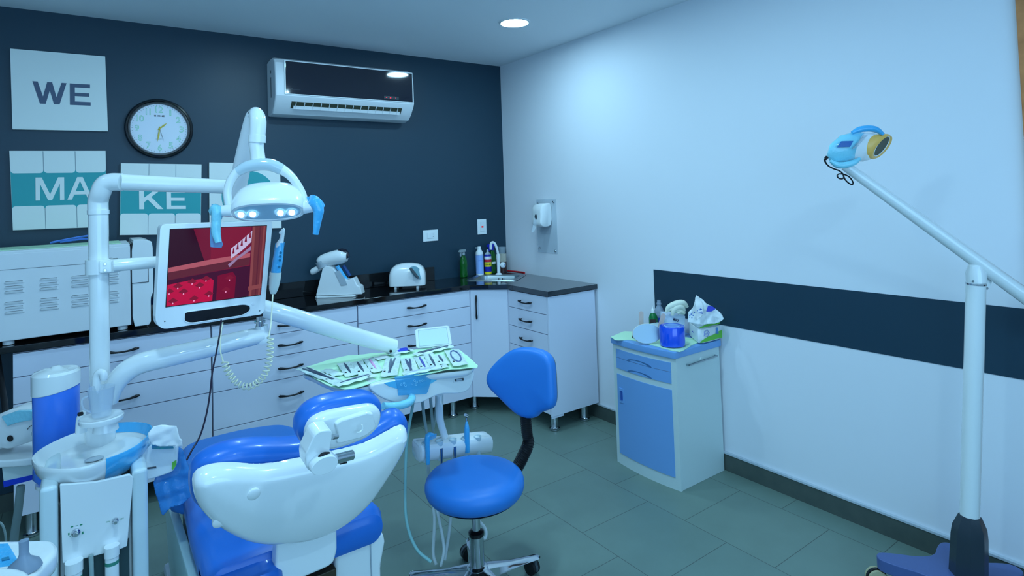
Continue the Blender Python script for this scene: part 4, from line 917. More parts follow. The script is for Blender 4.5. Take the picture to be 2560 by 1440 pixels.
MB().tube([aP(790, 1152, ph+n2*.08, n2), aP(806, 1136, ph+n2*.085, n2), aP(822, 1134, ph+n2*.08, n2)], .004, 10, 3).build('knob_gap', BLKR, t)
MB().slab([aP(x, y, ph+n2*.018, n2) for x, y in ((845, 1156), (868, 1149), (868, 1158), (850, 1162))], n2, .012).build('bar_slot', BLKR, t)
# ------------------------------------------------------------------ dental unit: cabinet with cuspidor and pole
PX, PY = -2.762, -1.612
u = thing('dental_unit', 'white dental unit cabinet with spittoon bowl and tall pole, left of chair', 'dental unit', (-2.77, -1.85, 0))
fy = -1.93
MB().slab([aY(x, y, fy-.004) for x, y in ((149, 1212), (240, 1205), (324, 1186), (334, 1194), (318, 1366), (300, 1374), (170, 1408), (156, 1409))], -Y_, .012, .003).build('front_panel', WPG, u)
MB().box((-2.862, -1.90, .05), (-2.69, -1.62, .705), .012).build('cabinet', WPG, u)
for xa, xb, zt in ((-2.903, -2.862, .765), (-2.692, -2.652, .752)):
    MB().box((xa, -1.935, .03), (xb, -1.60, zt), .012, seg=3).build('side_column', mat('unit_column', (215, 232, 236), .25, coat=.4), u)
MB().box((-2.91, -1.95, 0), (-2.645, -1.55, .05), .012).build('unit_base', GPL, u)
for x, y, r, z0, z1 in ((-2.828, -1.93, .019, .40, .555), (-2.742, -1.93, .017, .40, .565)):
    f = MB().lathe([(r*.8, z0), (r, z0+.004), (r, z1-.03), (r*1.1, z1-.028), (r*1.1, z1)], (x, y-.018, 0), 24).build('suction_filter', WPG, u)
    MB().lathe([(r*1.01, z1-.05), (r*1.01, z1-.04)], (x, y-.018, 0), 24, capA=False, capB=False).build('filter_band', mat('filter_green', (60, 140, 120), .4), f)
MB().box((-2.85, -1.925, .3), (-2.70, -1.90, .55)).build('filter_bay', mat('bay_dark', (44, 70, 74), .5), u)
MB().tube([V((-2.79, -1.945, .555)), V((-2.787, -1.95, .45)), V((-2.78, -1.945, .35))], .006, 10, 3).build('bay_hose', TUBEG, u)
for x, y, r in ((190, 1331, .0085), (288, 1301, .0065)):
    q = aY(x, y, fy-.006); MB().lathe([(r*1.2, 0), (r*1.2, .004), (r*.8, .006), (r*.8, .016), (r*.6, .018)], q, 20, M=along(-Y_)).build('valve_knob', CHR, u)
GT = mat('print_green', (20, 140, 100), .5)
q = aY(190, 1318, fy-.0046); q2 = aY(190, 1340, fy-.0046); mb = MB()
mb.text('ON', aY(270, 1304, fy-.0045), X_, Z_, wd=.008, t=.0006).text('OFF', aY(304, 1297, fy-.0045), X_, Z_, wd=.010, t=.0006)
for x, y, w_, h_ in ((180, 1317, .006, .0025), (203, 1312, .006, .0025), (192, 1314, .006, .0008), (172, 1335, .003, .006), (176, 1341, .004, .001), (207, 1332, .003, .007)):
    c = aY(x, y, fy-.0048); mb.box((c.x-w_/2, c.y-.0004, c.z-h_/2), (c.x+w_/2, c.y+.0002, c.z+h_/2))
mb.build('symbol_print', GT, u)
# bowl
rim = [(77.6, 1150), (92, 1168), (128, 1176), (179, 1176), (228, 1166), (271.5, 1151), (315, 1134), (351, 1113), (376, 1088), (382, 1072), (372, 1063), (345, 1058), (303, 1059), (250, 1066), (191.6, 1082), (150, 1098), (111.8, 1117), (88, 1134)]
zr = .795; ro = resample(cat([aZ(x, y, zr) for x, y in rim], 4, True), 80); cr = sum(ro, V())/80
def rr(s_, z, sh=V((0, 0, 0))): return [cr+(p-cr)*s_+Z_*(z-zr)+sh for p in ro]
sh = V((.0, .01, 0))
MB().loft([rr(.35, .706), rr(.62, .714), rr(.84, .733), rr(.955, .762), rr(.992, .785), rr(.995, .793), rr(.985, .7975), rr(.968, .798), rr(.95, .794), rr(.925, .778), rr(.85, .762), rr(.6, .752), rr(.3, .748), rr(.05, .747)]).build('bowl', WPG, u)
MB().loft([[cr+V((math.cos(a)*r*1.25, math.sin(a)*r-.078, z-zr)) for a in [2*math.pi*k/32 for k in range(32)]] for r, z in ((.046, .683), (.05, .687), (.052, .72), (.052, .74))]).build('bowl_neck', mat('neck_ivory', (222, 228, 214), .4), u)
# blue wrap on the right end of the bowl
import itertools
def pxof(p): d = p-CAM; z = d.dot(FW); return PX0+FPX*d.dot(RT)/z
seg_ = [k for k in range(80) if ro[k].x > cr.x+.022]
k0 = next(k for k in range(80) if (k in seg_) and ((k-1) % 80 not in seg_)); order = [(k0+i) % 80 for i in range(len(seg_))]
rings = []
for s_, z in ((.80, .727), (.86, .7365), (.962, .762), (1.0, .785), (1.004, .793), (.992, .8), (.966, .8005), (.946, .795), (.925, .7815), (.89, .773)):
    r_ = rr(s_, z); rings.append([r_[k] for k in order])
MB().loft(rings, False, False, closed=False).build('film_wrap', FILM, u)
qd = aZ(236, 1152, .75); MB().lathe([(.016, .0), (.017, .003), (.012, .006)], V((qd.x, qd.y+.01, .7505)), 24, sx=1.5).build('drain_cover', GPL, u)
# cup holder disc and cup filler
dc = aD(254, 1045, 1.83)
MB().lathe([(.028, -.012), (.056, -.01), (.059, -.004), (.059, .004), (.056, .007), (.052, .004), (.03, .002), (.001, .002)], dc, 40).build('cup_shelf', WPG, u)
MB().lathe([(.035, -.04), (.03, -.012)], dc+V((.01, .0, 0)), 24).build('shelf_stem', WPG, u)
f0_ = aD(241, 1020, 1.86)
MB().tube([aD(x, y, 1.86) for x, y in ((241, 1030), (241, 960), (242, 940), (249, 931), (258, 933), (260, 944), (260, 950))], [.012, .012, .0115, .011, .011, .0105, .009], 14, 5).build('cup_filler', WPG, u)
MB().tube([aD(x, y, 1.85) for x, y in ((203, 1080), (203, 1050), (205, 1035), (210, 1032))], [.016, .014, .01, .008], 14, 3).build('bowl_rinse_spout', WPG, u)
MB().tube([aD(205, 1034, 1.83), aD(197, 1036, 1.82)], .006, 10).build('spout_hole', BLKR, u)
MB().lathe([(.04, .70), (.042, .705), (.042, .80), (.032, .825)], (PX, PY, 0), 28).build('pole_foot', WPG, u)
pb_ = [V((PX, PY, .74)), V((PX, PY, 1.2)), V((PX, PY, 1.53))]
MB().tube(pb_, .0285, 32).build('pole', WPG, u)
el = cat([V((PX, PY, 1.50)), V((PX, PY, 1.545)), aD(252, 480, 1.955), aD(262, 461, 1.955), aD(280, 455, 1.96), aD(305, 455, 1.965)], 8)
MB().tube(el, .0295, 28).build('elbow', WPG, u)
MB().tube([V((PX, PY, 1.50)), V((PX, PY, 1.514))], .0312, 32).build('elbow_collar', WPG, u)
MB().tube([aD(300, 455, 1.963), aD(430, 461, 2.07), aD(575, 467, 2.18)], [.0275, .0275, .026], 28).build('light_beam', WPG, u)
MB().tube([aD(575, 466, 2.18), aD(578, 490, 2.175), aD(584, 530, 2.165)], [.027, .029, .026], 20, 3).build('beam_joint', mat('joint_label', (200, 225, 225), .4), u)
# monitor clamp
cz = aD(250, 667, 1.94).z
MB().tube([V((PX, PY, cz-.024)), V((PX, PY, cz+.024))], [.038, .038], 32).box((PX+.0, PY-.046, cz-.022), (PX+.06, PY+.03, cz+.022), .008).build('monitor_clamp', WPG, u)
MB().box((PX-.0, PY-.052, cz-.019), (PX+.035, PY-.04, cz+.019), .004).build('clamp_plate', WPG, u)
for dzz in (.01, -.01):
    MB().lathe([(.005, 0), (.004, .003)], V((PX+.016, PY-.053, cz+dzz)), 14, M=along(-Y_)).build('clamp_screw', CHR, u)
MB().tube([aD(285, 664, 1.94), aD(340, 659, 1.97), aD(470, 650, 2.08)], .0205, 24).build('monitor_bar', WPG, u)
# lower arm with pivot post
la = [aD(272, 1000, 1.93), aD(287, 962, 1.925), aD(313, 931, 1.93), aD(351, 909, 1.945), aD(415, 893, 1.97), aD(519, 870, 2.05), aD(600, 850, 2.11), aD(655, 838, 2.16)]
MB().tube(la, [.028, .0305, .033, .0335, .0335, .0325, .031, .030], 28, 5).build('lower_arm', WPG, u)
MB().lathe([(.0, 0), (.027, .001), (.03, .01), (.03, .03), (.024, .04), (.022, .065)], aD(655, 858, 2.16), 24).build('pivot_post', WPG, u)
pt = aD(650, 815, 2.15); pt2 = aD(650, 785, 2.15)
MB().tube([pt, pt2], .0135, 16).tube([aD(650, 802, 2.15), aD(650, 807, 2.15)], .019, 18).build('pivot_pin', CHR, u)
# blue water bottle
p = aD(142, 1108, 2.0); BLB = mat('tinted_blue', (66, 132, 248), .2, coat=.4)
b_ = thing('water_bottle', 'tall translucent blue water bottle with white sloped cap, left of the pole', 'water bottle', p)
rbt = .065; zt = aD(142, 968, 2.0).z
MB().lathe([(.05, -.12), (rbt, -.1), (rbt, zt-p.z)], p, 40).build('bottle', BLB, b_)
rings = []
for r, h0 in ((rbt+.002, 0), (rbt+.003, .0)):
    pass
def capring(r, zf): return [p+V((math.cos(a)*r, math.sin(a)*r, 0))+Z_*zf(a) for a in [2*math.pi*k/40 for k in range(40)]]
zc = zt-p.z
MB().loft([capring(rbt+.001, lambda a: zc-.008+.018*math.cos(a)*.6), capring(rbt+.003, lambda a: zc-.006+.018*math.cos(a)*.6), capring(rbt+.003, lambda a: zc+.048), capring(rbt-.004, lambda a: zc+.056), capring(rbt*.5, lambda a: zc+.0585-.006*math.cos(a)), capring(.016, lambda a: zc+.064), capring(.010, lambda a: zc+.070), capring(.002, lambda a: zc+.071)]).build('cap', WPG, b_)
bz_ = p.z-.12
MB().lathe([(.05, bz_-.014), (.058, bz_-.012), (.058, bz_-.001), (.05, bz_)], (p.x, p.y, 0), 30).tube([V((p.x, p.y, bz_-.012)), V((PX-.05, PY-.02, bz_-.012))], .014, 12).build('bottle_bracket', WPG, u)
# disposable cup
cp = dc+Z_*.0075
t = thing('plastic_cup', 'clear plastic cup standing on the round cup shelf', 'cup', cp)
MB().lathe([(.024, 0), (.026, .002), (.036, .085), (.037, .087), (.035, .087), (.025, .004)], cp, 30, capB=False).build('cup_wall', mat('cup_clear', (215, 230, 245), .1, alpha=.3), t)
MB().tube([cp+V((-.034, -.01, .07)), cp+V((-.048, -.012, .062)), cp+V((-.045, -.012, .035)), cp+V((-.028, -.01, .02))], .003, 8, 4).build('cup_handle', mat('cup_clear', (215, 230, 245), .1), t)
# ------------------------------------------------------------------ operating light
o_ = thing('operating_light', 'white operating light with four lit lenses and curved yoke above the monitor', 'operating light', aD(670, 528, 1.9))
LC = aD(671, 530, 1.9); le = (V((1, -.42, .0))+Z_*.012).normalized(); ln = V((-.18, -.52, -.84)); ln = (ln-le*ln.dot(le)).normalized(); lw = le.cross(ln).normalized()
if lw.z < 0: lw = -lw
def lens_out(a, b, e=2.6, n=64, h=0):
    r_ = []
    for k in range(n):
        q = 2*math.pi*k/n; c, s_ = math.cos(q), math.sin(q)
        r_.append(LC+le*(a*abs(c)**(2/e)*(1 if c > 0 else -1))+lw*(b*abs(s_)**(2/e)*(1 if s_ > 0 else -1))+ln*h)
    return r_
A, B = .112, .058
def Ls(a, b, h, up=0, e=2.6): return [p+Z_*up for p in lens_out(a, b, e, h=h)]
MB().loft([lens_out(.01, .005, 2, h=-.098), lens_out(.06, .030, 2.2, h=-.096), lens_out(.085, .042, 2.3, h=-.088), lens_out(.1, .05, 2.4, h=-.07), lens_out(.109, .056, 2.5, h=-.042), lens_out(A, B, h=-.02), lens_out(A, B, h=-.006), lens_out(A-.004, B-.004, h=.002), lens_out(A-.012, B-.012, h=.003), lens_out(A-.015, B-.014, h=-.002)]).build('lamp_head', WPL, o_)
MB().slab(lens_out(A-.014, B-.013, h=0), ln, .001).build('lens_cover', mat('lens_panel', (176, 208, 222), .12), o_)
LEDM = mat('led_light', (255, 255, 255), .3, emit=(.6, .93, 1), es=5); REF = mat('led_reflector', (190, 220, 235), .1, .6, emit=(.4, .8, 1), es=.35)
for a in (-.0825, -.0475, .036, .071):
    c = LC+le*a+ln*.002-lw*.004
    rfl = MB().lathe([(.0175, 0), (.0165, .003), (.001, .001)], c, 28, M=along(ln), sy=1.25, capA=False, capB=False).build('reflector', REF, o_)
    MB().lathe([(.0095, .001), (.0085, .006), (.001, .008)], c, 24, M=along(ln), sy=1.3).build('led', LEDM, rfl)
yd = 1.90
yk = [(578, 522), (572, 505), (569, 480), (577, 452), (594, 429), (617, 417), (650, 411), (680, 413), (705, 424), (727, 441), (744, 463), (756, 485), (764, 508)]
yd0 = (LC-le*.13-CAM).dot(FW); yd1 = (LC+le*.13-CAM).dot(FW)
yp = [aD(x, y, yd0+(yd1-yd0)*(x-572)/190+.02) for x, y in yk]
MB().tube(yp, [.012, .0135, .0135, .0135, .0145, .017, .019, .019, .017, .0145, .0135, .0125, .011], 18, 5).build('yoke', WPG, o_)
MB().tube([q+(-FW)*.001 for q in yp[4:9]], [.0155, .0182, .0200, .0200, .0182], 18, 5).build('yoke_cover', mat('yoke_cover', (196, 216, 226), .12, coat=.6), o_)
for k, sg in ((0, -1), (-1, 1)):
    c = LC+le*sg*.108-ln*.012
    MB().tube([c, c+le*sg*.018, c+le*sg*.036], [.022, .019, .017], 20).build('yoke_pivot', WPL, o_)
hl = MB().tube([LC-le*.14-ln*.012, LC-le*.165-ln*.010, aD(541, 522, yd0-.01), aD(541, 550, yd0-.01), aD(540, 580, yd0-.01), aD(546, 606, yd0-.01)], [.012, .013, .016, .0145, .014, .010], 14, 5).build('left_handle', FILML, o_)
MB().slab(resample([aD(x, y, yd0+.004) for x, y in ((528, 510), (552, 515), (558, 535), (548, 560), (546, 585), (556, 612), (552, 620), (526, 618), (524, 590), (527, 555))], 30), -FW, .006, .001).build('film_sleeve', FILMT, o_)
MB().tube([LC+le*.14-ln*.012, LC+le*.162-ln*.012, aD(783, 500, yd1), aD(796, 522, yd1), aD(794, 550, yd1), aD(789, 586, yd1)], [.012, .013, .018, .018, .0135, .0095], 14, 5).build('right_handle', FILM, o_)
MB().slab([aD(x, y, yd1+.006) for x, y in ((766, 493), (786, 487), (799, 508), (801, 530), (793, 540), (775, 520))], -FW, .005, .001).build('film_sleeve', FILM, o_)
jt = [aD(x, y, d_) for x, y, d_ in ((646, 405, 1.93), (643, 380, 1.93), (641, 360, 1.93), (644, 330, 1.93), (645, 302, 1.935), (640, 284, 1.95), (628, 285, 1.99))]
MB().tube(jt, [.0235, .0225, .0235, .0255, .0258, .022, .012], 22, 6).build('swivel_tube', WPG, o_)
MB().tube([aD(642.5, 356, 1.93), aD(643.5, 338, 1.93)], [.0272, .0272], 24).build('swivel_collar', WPG, o_)
MB().tube([aD(645, 402, 1.93), aD(645.5, 412, 1.93)], [.025, .024], 24).build('neck_ring', WPG, o_)
MB().tube([aD(587, 520, 2.16), aD(592, 480, 2.14), aD(610, 390, 2.08), aD(627, 300, 2.02), aD(633, 284, 2.0)], [.03, .03, .028, .021, .016], 22, 4).build('spring_arm', WPM, o_)
# ------------------------------------------------------------------ monitor
MQ = [aD(401, 561, 1.87), aD(682, 552, 2.12), aD(661, 785, 2.10), aD(387, 827, 1.86)]
mn = (MQ[1]-MQ[0]).cross(MQ[3]-MQ[0]).normalized()
if mn.dot(CAM-MQ[0]) < 0: mn = -mn
def mq(u_, v_, h=0): return MQ[0].lerp(MQ[1], u_).lerp(MQ[3].lerp(MQ[2], u_), v_)+mn*h
t = thing('monitor', 'white framed screen showing a red theatre scene, mounted beside the pole', 'monitor', mq(.9, 1.02))
def rrect(u0, v0, u1, v1, ru, rv, h, n=6, corners=(1, 1, 1, 1)):
    pts = []
    for i, (cu_, cv_, a0) in enumerate(((u0, v0, 180), (u1, v0, 270), (u1, v1, 0), (u0, v1, 90))):
        k_ = corners[i]; r1, r2 = ru*k_, rv*k_
        cx = cu_+(r1 if cu_ == u0 else -r1); cy = cv_+(r2 if cv_ == v0 else -r2)
        for k in range(n+1):
            a = math.radians(a0+90*k/n); pts.append(mq(cx+r1*math.cos(a), cy+r2*math.sin(a), h))
    return pts
MB().slab(rrect(0, 0, 1, 1, .04, .05, 0, corners=(1, .7, 1.2, 2.6)), mn, .034, .006, 3).build('bezel', WPL, t)
S = (.082, .052, .94, .785)
MB().slab(rrect(S[0]-.006, S[1]-.006, S[2]+.006, S[3]+.008, .002, .002, .0006), mn, .0008).build('screen_edge', BLKP, t)
MB().slab(rrect(.245, .868, .845, .975, .1, .045, .0008, corners=(.3, 1, 1.2, 1)), mn, .001, 0).build('handle_opening', BLKP, t)
MB().tube(rrect(.24, .862, .85, .98, .1, .05, .001, corners=(.3, 1, 1.2, 1)), .0015, 6, closed=True).build('opening_lip', WPL, t)
MB().slab([mq(.87+.011*math.cos(a), .875+.014*math.sin(a), .002) for a in [2*math.pi*k/20 for k in range(20)]], mn, .002).build('power_button', WPM, t)
MB().slab([mq(.945+.007*math.cos(a), .955+.009*math.sin(a), .002) for a in [2*math.pi*k/16 for k in range(16)]], mn, .002).build('bezel_screw', STEEL, t)
MB().slab([mq(.078+.005*math.cos(a), .925+.006*math.sin(a), .0012) for a in [2*math.pi*k/12 for k in range(12)]], mn, .001).build('status_dot', BLKP, t)
MB().box((mq(.93, 1).x-.02, mq(.93, 1).y+.006, mq(.93, 1).z-.008), (mq(.93, 1).x+.02, mq(.93, 1).y+.03, mq(.93, 1).z+.004), .002).build('mount_bracket', BLKP, t)
MB().slab([mq(.2, .25, -.034), mq(.6, .25, -.034), mq(.6, .75, -.034), mq(.2, .75, -.034)], mn, .03, .005).build('rear_box', WPM, t)
# picture on the screen
def em(name, c, s_=1.0): return mat('screen_'+name, (3, 3, 4), .3, emit=lin(c), es=s_, spec=.15)
CS = [em('deep_red', (96, 16, 52)), em('dark', (44, 8, 34)), em('red', (104, 18, 50)), em('rail', (164, 84, 100)), em('rail_dark', (88, 34, 52)), em('seat_red', (176, 14, 66)), em('seat_dark', (110, 8, 48)), em('button', (232, 150, 196)), em('white', (186, 178, 214)), em('column', (100, 44, 56)), em('column_light', (128, 66, 72)), em('wine', (60, 14, 48)), em('grey_step', (142, 120, 160)), em('bright_red', (118, 20, 52))]
pic = MB()
def sxy(x, y, h=0):
    x = min(1, max(0, x)); y = min(1, max(0, y)); return mq(S[0]+(S[2]-S[0])*x, S[1]+(S[3]-S[1])*y, h)
def poly(pts, mi, lay): pic.add([sxy(x, y, .0016+lay*.00012) for x, y in pts], [list(range(len(pts)))], mi, False)
poly([(0, 0), (1, 0), (1, 1), (0, 1)], 0, 0)
poly([(0, 0), (.30, 0), (.36, .45), (0, .5)], 1, 1); poly([(.22, 0), (.5, 0), (.5, .5), (.36, .48)], 2, 2); poly([(.4, 0), (.82, 0), (.84, .56), (.42, .6)], 13, 3)
poly([(0, .50), (.42, .43), (.84, .38), (.84, .44), (.42, .50), (0, .56)], 3, 4); poly([(0, .56), (.42, .5), (.84, .44), (.84, .55), (.42, .6), (0, .66)], 4, 5); poly([(0, .66), (.5, .6), (.85, .56), (.86, 1), (0, 1)], 11, 6)
poly([(0, .72), (.2, .69), (.42, .68), (.46, .72), (.46, 1), (0, 1)], 5, 7); poly([(.5, .66), (.66, .63), (.7, .7), (.7, 1), (.5, 1)], 6, 7)
for x, y in ((.06, .97), (.16, .86), (.27, .97), (.02, .84), (.32, .8), (.1, .78), (.24, .74), (.42, .93), (.38, .72), (.63, .74), (.6, .9)):
    poly([(x-.05, y-.03), (x, y-.075), (x+.05, y-.03), (x, y+.005)], 13, 8); poly([(x+.007*math.cos(a), y+.011*math.sin(a)) for a in [2*math.pi*k/12 for k in range(12)]], 7, 9)
poly([(.62, .30), (.72, .2), (.84, .06), (.84, .22), (.74, .34), (.63, .44)], 8, 10)
for k in range(5):
    x, y = .65+k*.042, .345-k*.052; poly([(x-.014, y+.03), (x-.010, y-.0), (x-.006, y-.05), (x+.006, y-.05), (x+.010, y-.005), (x+.014, y+.025)], 13, 11)
poly([(.60, .52), (.66, .46), (.84, .28), (.84, .34), (.7, .46), (.62, .56)], 12, 11)
poly([(.84, 0), (1, 0), (1, 1), (.86, 1)], 9, 12); poly([(.84, 0), (.87, 0), (.89, 1), (.86, 1)], 10, 13); poly([(.92, .0), (.935, 0), (.945, 1), (.93, 1)], 4, 13); poly([(.965, 0), (.985, 0), (.985, 1), (.97, 1)], 10, 13)
poly([(.845, .86), (1, .84), (1, .9), (.85, .92)], 10, 14)
pic.build('screen', CS, t)
# cables and camera
o = MB().tube([aD(x, y, 1.95 - i*.03) for i, (x, y) in enumerate(((553, 800), (550, 830), (541, 880), (531, 930), (524, 990), (515, 1040), (500, 1090), (480, 1125), (467, 1150)))], .0026, 8, 4).build('monitor_cable', mat('cable_dark', (24, 12, 44), .4)); tag(o, 'thin dark cable hanging from the monitor to the chair side', 'cable')
ca = thing('intraoral_camera', 'slim white camera wand in blue film clipped right of the monitor', 'camera', aD(690, 690, 2.08))
cd = 2.08
def cpt(x, y, dz=0): return aD(x, y, cd+dz)
MB().tube([cpt(682, 722), cpt(688, 690), cpt(696, 640), cpt(700, 610), cpt(704, 598), cpt(707, 576), cpt(706, 572)], [.011, .0145, .0145, .012, .0078, .0072, .005], 16, 5).build('wand', WPL, ca)
MB().tube([cpt(684, 702), cpt(688, 690), cpt(696, 640), cpt(701, 606)], [.0155, .0165, .0165, .011], 16, 5).build('film_sleeve', FILM, ca)
MB().slab([cpt(x, y, .004) for x, y in ((688, 608), (704, 603), (711, 606), (706, 640), (700, 690), (684, 700), (678, 690), (683, 640))], -FW, .004, .001).build('film_wing', FILMT, ca)
MB().tube([cpt(703, 579, -.006), cpt(701, 584, -.006)], .006, 10).build('camera_tip', WPL, ca)
mb = MB()
for k, (x, y) in enumerate(((702, 632), (701, 641), (700, 651), (698, 668))): mb.lathe([(.0045, 0), (.0045, .001)], cpt(x, y, -.0165), 14, M=along(-FW))
mb.build('button', mat('button_teal', (30, 130, 170), .4), ca)
hd2 = thing('camera_holder', 'small pale holder cup for the camera wand on the monitor edge', 'holder', cpt(684, 725))
MB().tube([cpt(683, 734), cpt(684, 722), cpt(687, 700), cpt(689, 680)], [.009, .015, .0185, .0195], 18, 3, cap=False).build('cup', mat('holder_ivory', (216, 226, 220), .3), hd2)
MB().slab([cpt(x, y, .01) for x, y in ((672, 690), (684, 684), (684, 712), (674, 716))], -FW, .008, .002).build('bracket', WPL, hd2)
# coiled cord
ax = cat([aD(x, y, d_) for x, y, d_ in ((676, 842, 1.98), (676, 870, 1.97), (672, 905, 1.96), (660, 938, 1.95), (636, 962, 1.95), (610, 966, 1.95), (585, 950, 1.95), (568, 925, 1.95), (562, 903, 1.95))], 8)
ax = resample(ax, 400, False); pts = [aD(682, 736, 2.05), aD(680, 770, 2.03), aD(677, 815, 2.0)]
n0 = None
for i, p in enumerate(ax):
    tg = (ax[min(i+1, 399)]-ax[max(i-1, 0)]).normalized()
    if n0 is None: n0 = tg.orthogonal().normalized()
    n0 = (n0-tg*n0.dot(tg)).normalized(); b_ = tg.cross(n0); a = i/400*23*2*math.pi
    pts.append(p+(n0*math.cos(a)+b_*math.sin(a))*.0095)
pts += [aD(556, 898, 1.95), aD(551, 880, 1.95), aD(551, 850, 1.96), aD(553, 826, 1.98), aD(557, 806, 2.02)]
o = MB().tube(pts, .0024, 7).build('coiled_cord', CORD); tag(o, 'ivory coiled cord looping below the monitor from the camera wand', 'cord')
# ------------------------------------------------------------------ instrument table
TZ = .862
t = thing('instrument_table', 'white dentist instrument table with blue wrapped keypad on a slanting arm', 'instrument table', (-1.8, -1.8, TZ-.1))
def tz(x, y, z=TZ): return aZ(x, y, z)
tray = [(757, 935), (770, 940), (800, 955), (830, 967), (856, 974), (880, 974), (940, 962), (1000, 950), (1080, 936), (1150, 928), (1183, 922), (1184, 905), (1165, 885), (1140, 872), (1090, 872), (1000, 880), (900, 892), (840, 905), (790, 920)]
to = resample(cat([tz(x, y, TZ-.004) for x, y in tray], 3, True), 90); tc_ = sum(to, V())/90
def tr(s_, dz, lst=to): return [tc_+(p-tc_)*s_+Z_*dz for p in lst]
MB().loft([tr(.80, -.03), tr(.93, -.026), tr(.985, -.016), tr(1, -.006), tr(.998, -.001), tr(.985, 0), tr(.975, -.003), tr(.9, -.004), tr(.05, -.004)]).build('tray', WPG, t)
# console body below (bulge left of centre and switch block at right)
fb_ = aP(1040, 960, tz(1040, 940), V((0, 1, 0)))
yfr = tz(1060, 935).y-.004
def fr(x, y, dy=0): return aY(x, y, yfr+dy)
con = [(925, 972), (945, 990), (975, 1004), (1010, 1010), (1050, 1008), (1085, 992), (1110, 985), (1150, 984), (1172, 975), (1182, 955), (1184, 926), (1120, 930), (1040, 942), (960, 956), (930, 962)]
MB().slab(resample(cat([fr(x, y) for x, y in con], 3, True), 60), -Y_, .27, .018, 4).build('console', WPG, t, angle=60)
kp_ = [(960, 958), (990, 952), (1040, 945), (1100, 936), (1104, 940), (1090, 952), (1066, 966), (1050, 972), (1020, 975), (992, 972), (972, 966)]
MB().slab([fr(x, y, -.002) for x, y in kp_], -Y_, .003, .001).build('keypad', mat('keypad_blue', (50, 160, 230), .2, colour2=(120, 215, 235), nscale=14), t)
MB().slab(resample([fr(x, y, -.0045) for x, y in ((986, 942), (1076, 930), (1078, 950), (1070, 980), (1066, 985), (1030, 987), (996, 989), (993, 965), (988, 950))], 40), -Y_, .001).build('keypad_film', FILMT, t)
mb = MB()
for x, y in ((1003, 962), (1010, 958), (1014, 964), (1030, 960), (1036, 952), (1042, 955), (1050, 953), (1056, 952), (1063, 950), (1040, 962)): mb.tube([fr(x+2.6*math.cos(a), y+2.2*math.sin(a), -.0064) for a in [2*math.pi*k/10 for k in range(10)]], .0006, 5, closed=True)
mb.build('key_symbol', mat('symbol_pale', (150, 220, 245), .4), t)
MB().slab([fr(x, y, -.003) for x, y in ((1133, 943), (1162, 940), (1163, 954), (1134, 957))], -Y_, .006, .002).build('switch_frame', WPL, t)
MB().slab([fr(x, y, -.0055) for x, y in ((1137, 948), (1159, 945), (1160, 951), (1138, 954))], -Y_, .006).build('rocker_switch', DGP, t)
MB().slab([fr(x, y, -.008) for x, y in ((1141, 948.5), (1154, 947), (1155, 951), (1142, 952.5))], -Y_, .003).build('rocker', GPL, t)
MB().tube([fr(1028, 992, .0), fr(1030, 996, -.03), fr(1022, 1006, -.06), fr(1002, 1013, -.08), fr(980, 1016, -.09), fr(958, 1015, -.10)], [.013, .0145, .0145, .0135, .013, .012], 16, 5).build('table_handle', FILML, t)
# arm
ar = [aD(636, 766, 2.16), aD(720, 789, 2.2), aD(860, 831, 2.33), aD(984, 866, 2.47)]
MB().tube(ar, [.0325, .033, .0325, .031], 26, 3).build('table_arm', WPG, t)
ae = aD(984, 866, 2.47); MB().slab([aD(x, y, 2.45) for x, y in ((950, 876), (975, 884), (985, 884), (968, 874))], -FW, .02, .001).build('arm_gap', mat('olive_bolt', (90, 96, 60), .5), t)
MB().lathe([(.006, 0), (.005, .004)], aD(977, 878, 2.425), 14, M=along(-FW)).build('arm_screw', BLKP, t)
MB().tube([aD(988, 875, 2.48), aD(990, 900, 2.46)], .022, 18).build('arm_post', WPG, t)
# x-ray viewer
vz = [aP(x, y, tz(1085, 868, TZ+.01), V((-.35, -.9, .25)).normalized()) for x, y in ((1037, 823), (1123, 813), (1131, 862), (1041, 871))]
vn = V((-.35, -.9, .25)).normalized()
MB().slab(chaikin(vz, 1, .06), vn, .012, .003).build('viewer_frame', WPL, t)
c_ = sum(vz, V())/4; MB().slab([c_+(p-c_)*.80+vn*.0005 for p in vz], vn, .0015).build('viewer_panel', mat('viewer_panel', (226, 242, 240), .25), t)
MB().tube([c_+(p-c_)*.82+vn*.0005 for p in vz], .0009, 6, closed=True).build('panel_edge', GPL, t)
MB().tube([(vz[2]+vz[3])/2-vn*.01, (vz[2]+vz[3])/2-vn*.01-Z_*.03], .012, 12).build('viewer_foot', WPL, t)
# tube down to holder
hz = .5
HD = 2.5
def hh(x, y, dz=0): return aD(x, y, HD+dz)
MB().tube([fr(1098, 982, .10), aD(1098, 1010, 2.42), aD(1100, 1050, 2.46), aD(1112, 1092, 2.49)], [.0165, .0165, .016, .015], 16, 5).build('holder_post', WPG, t)
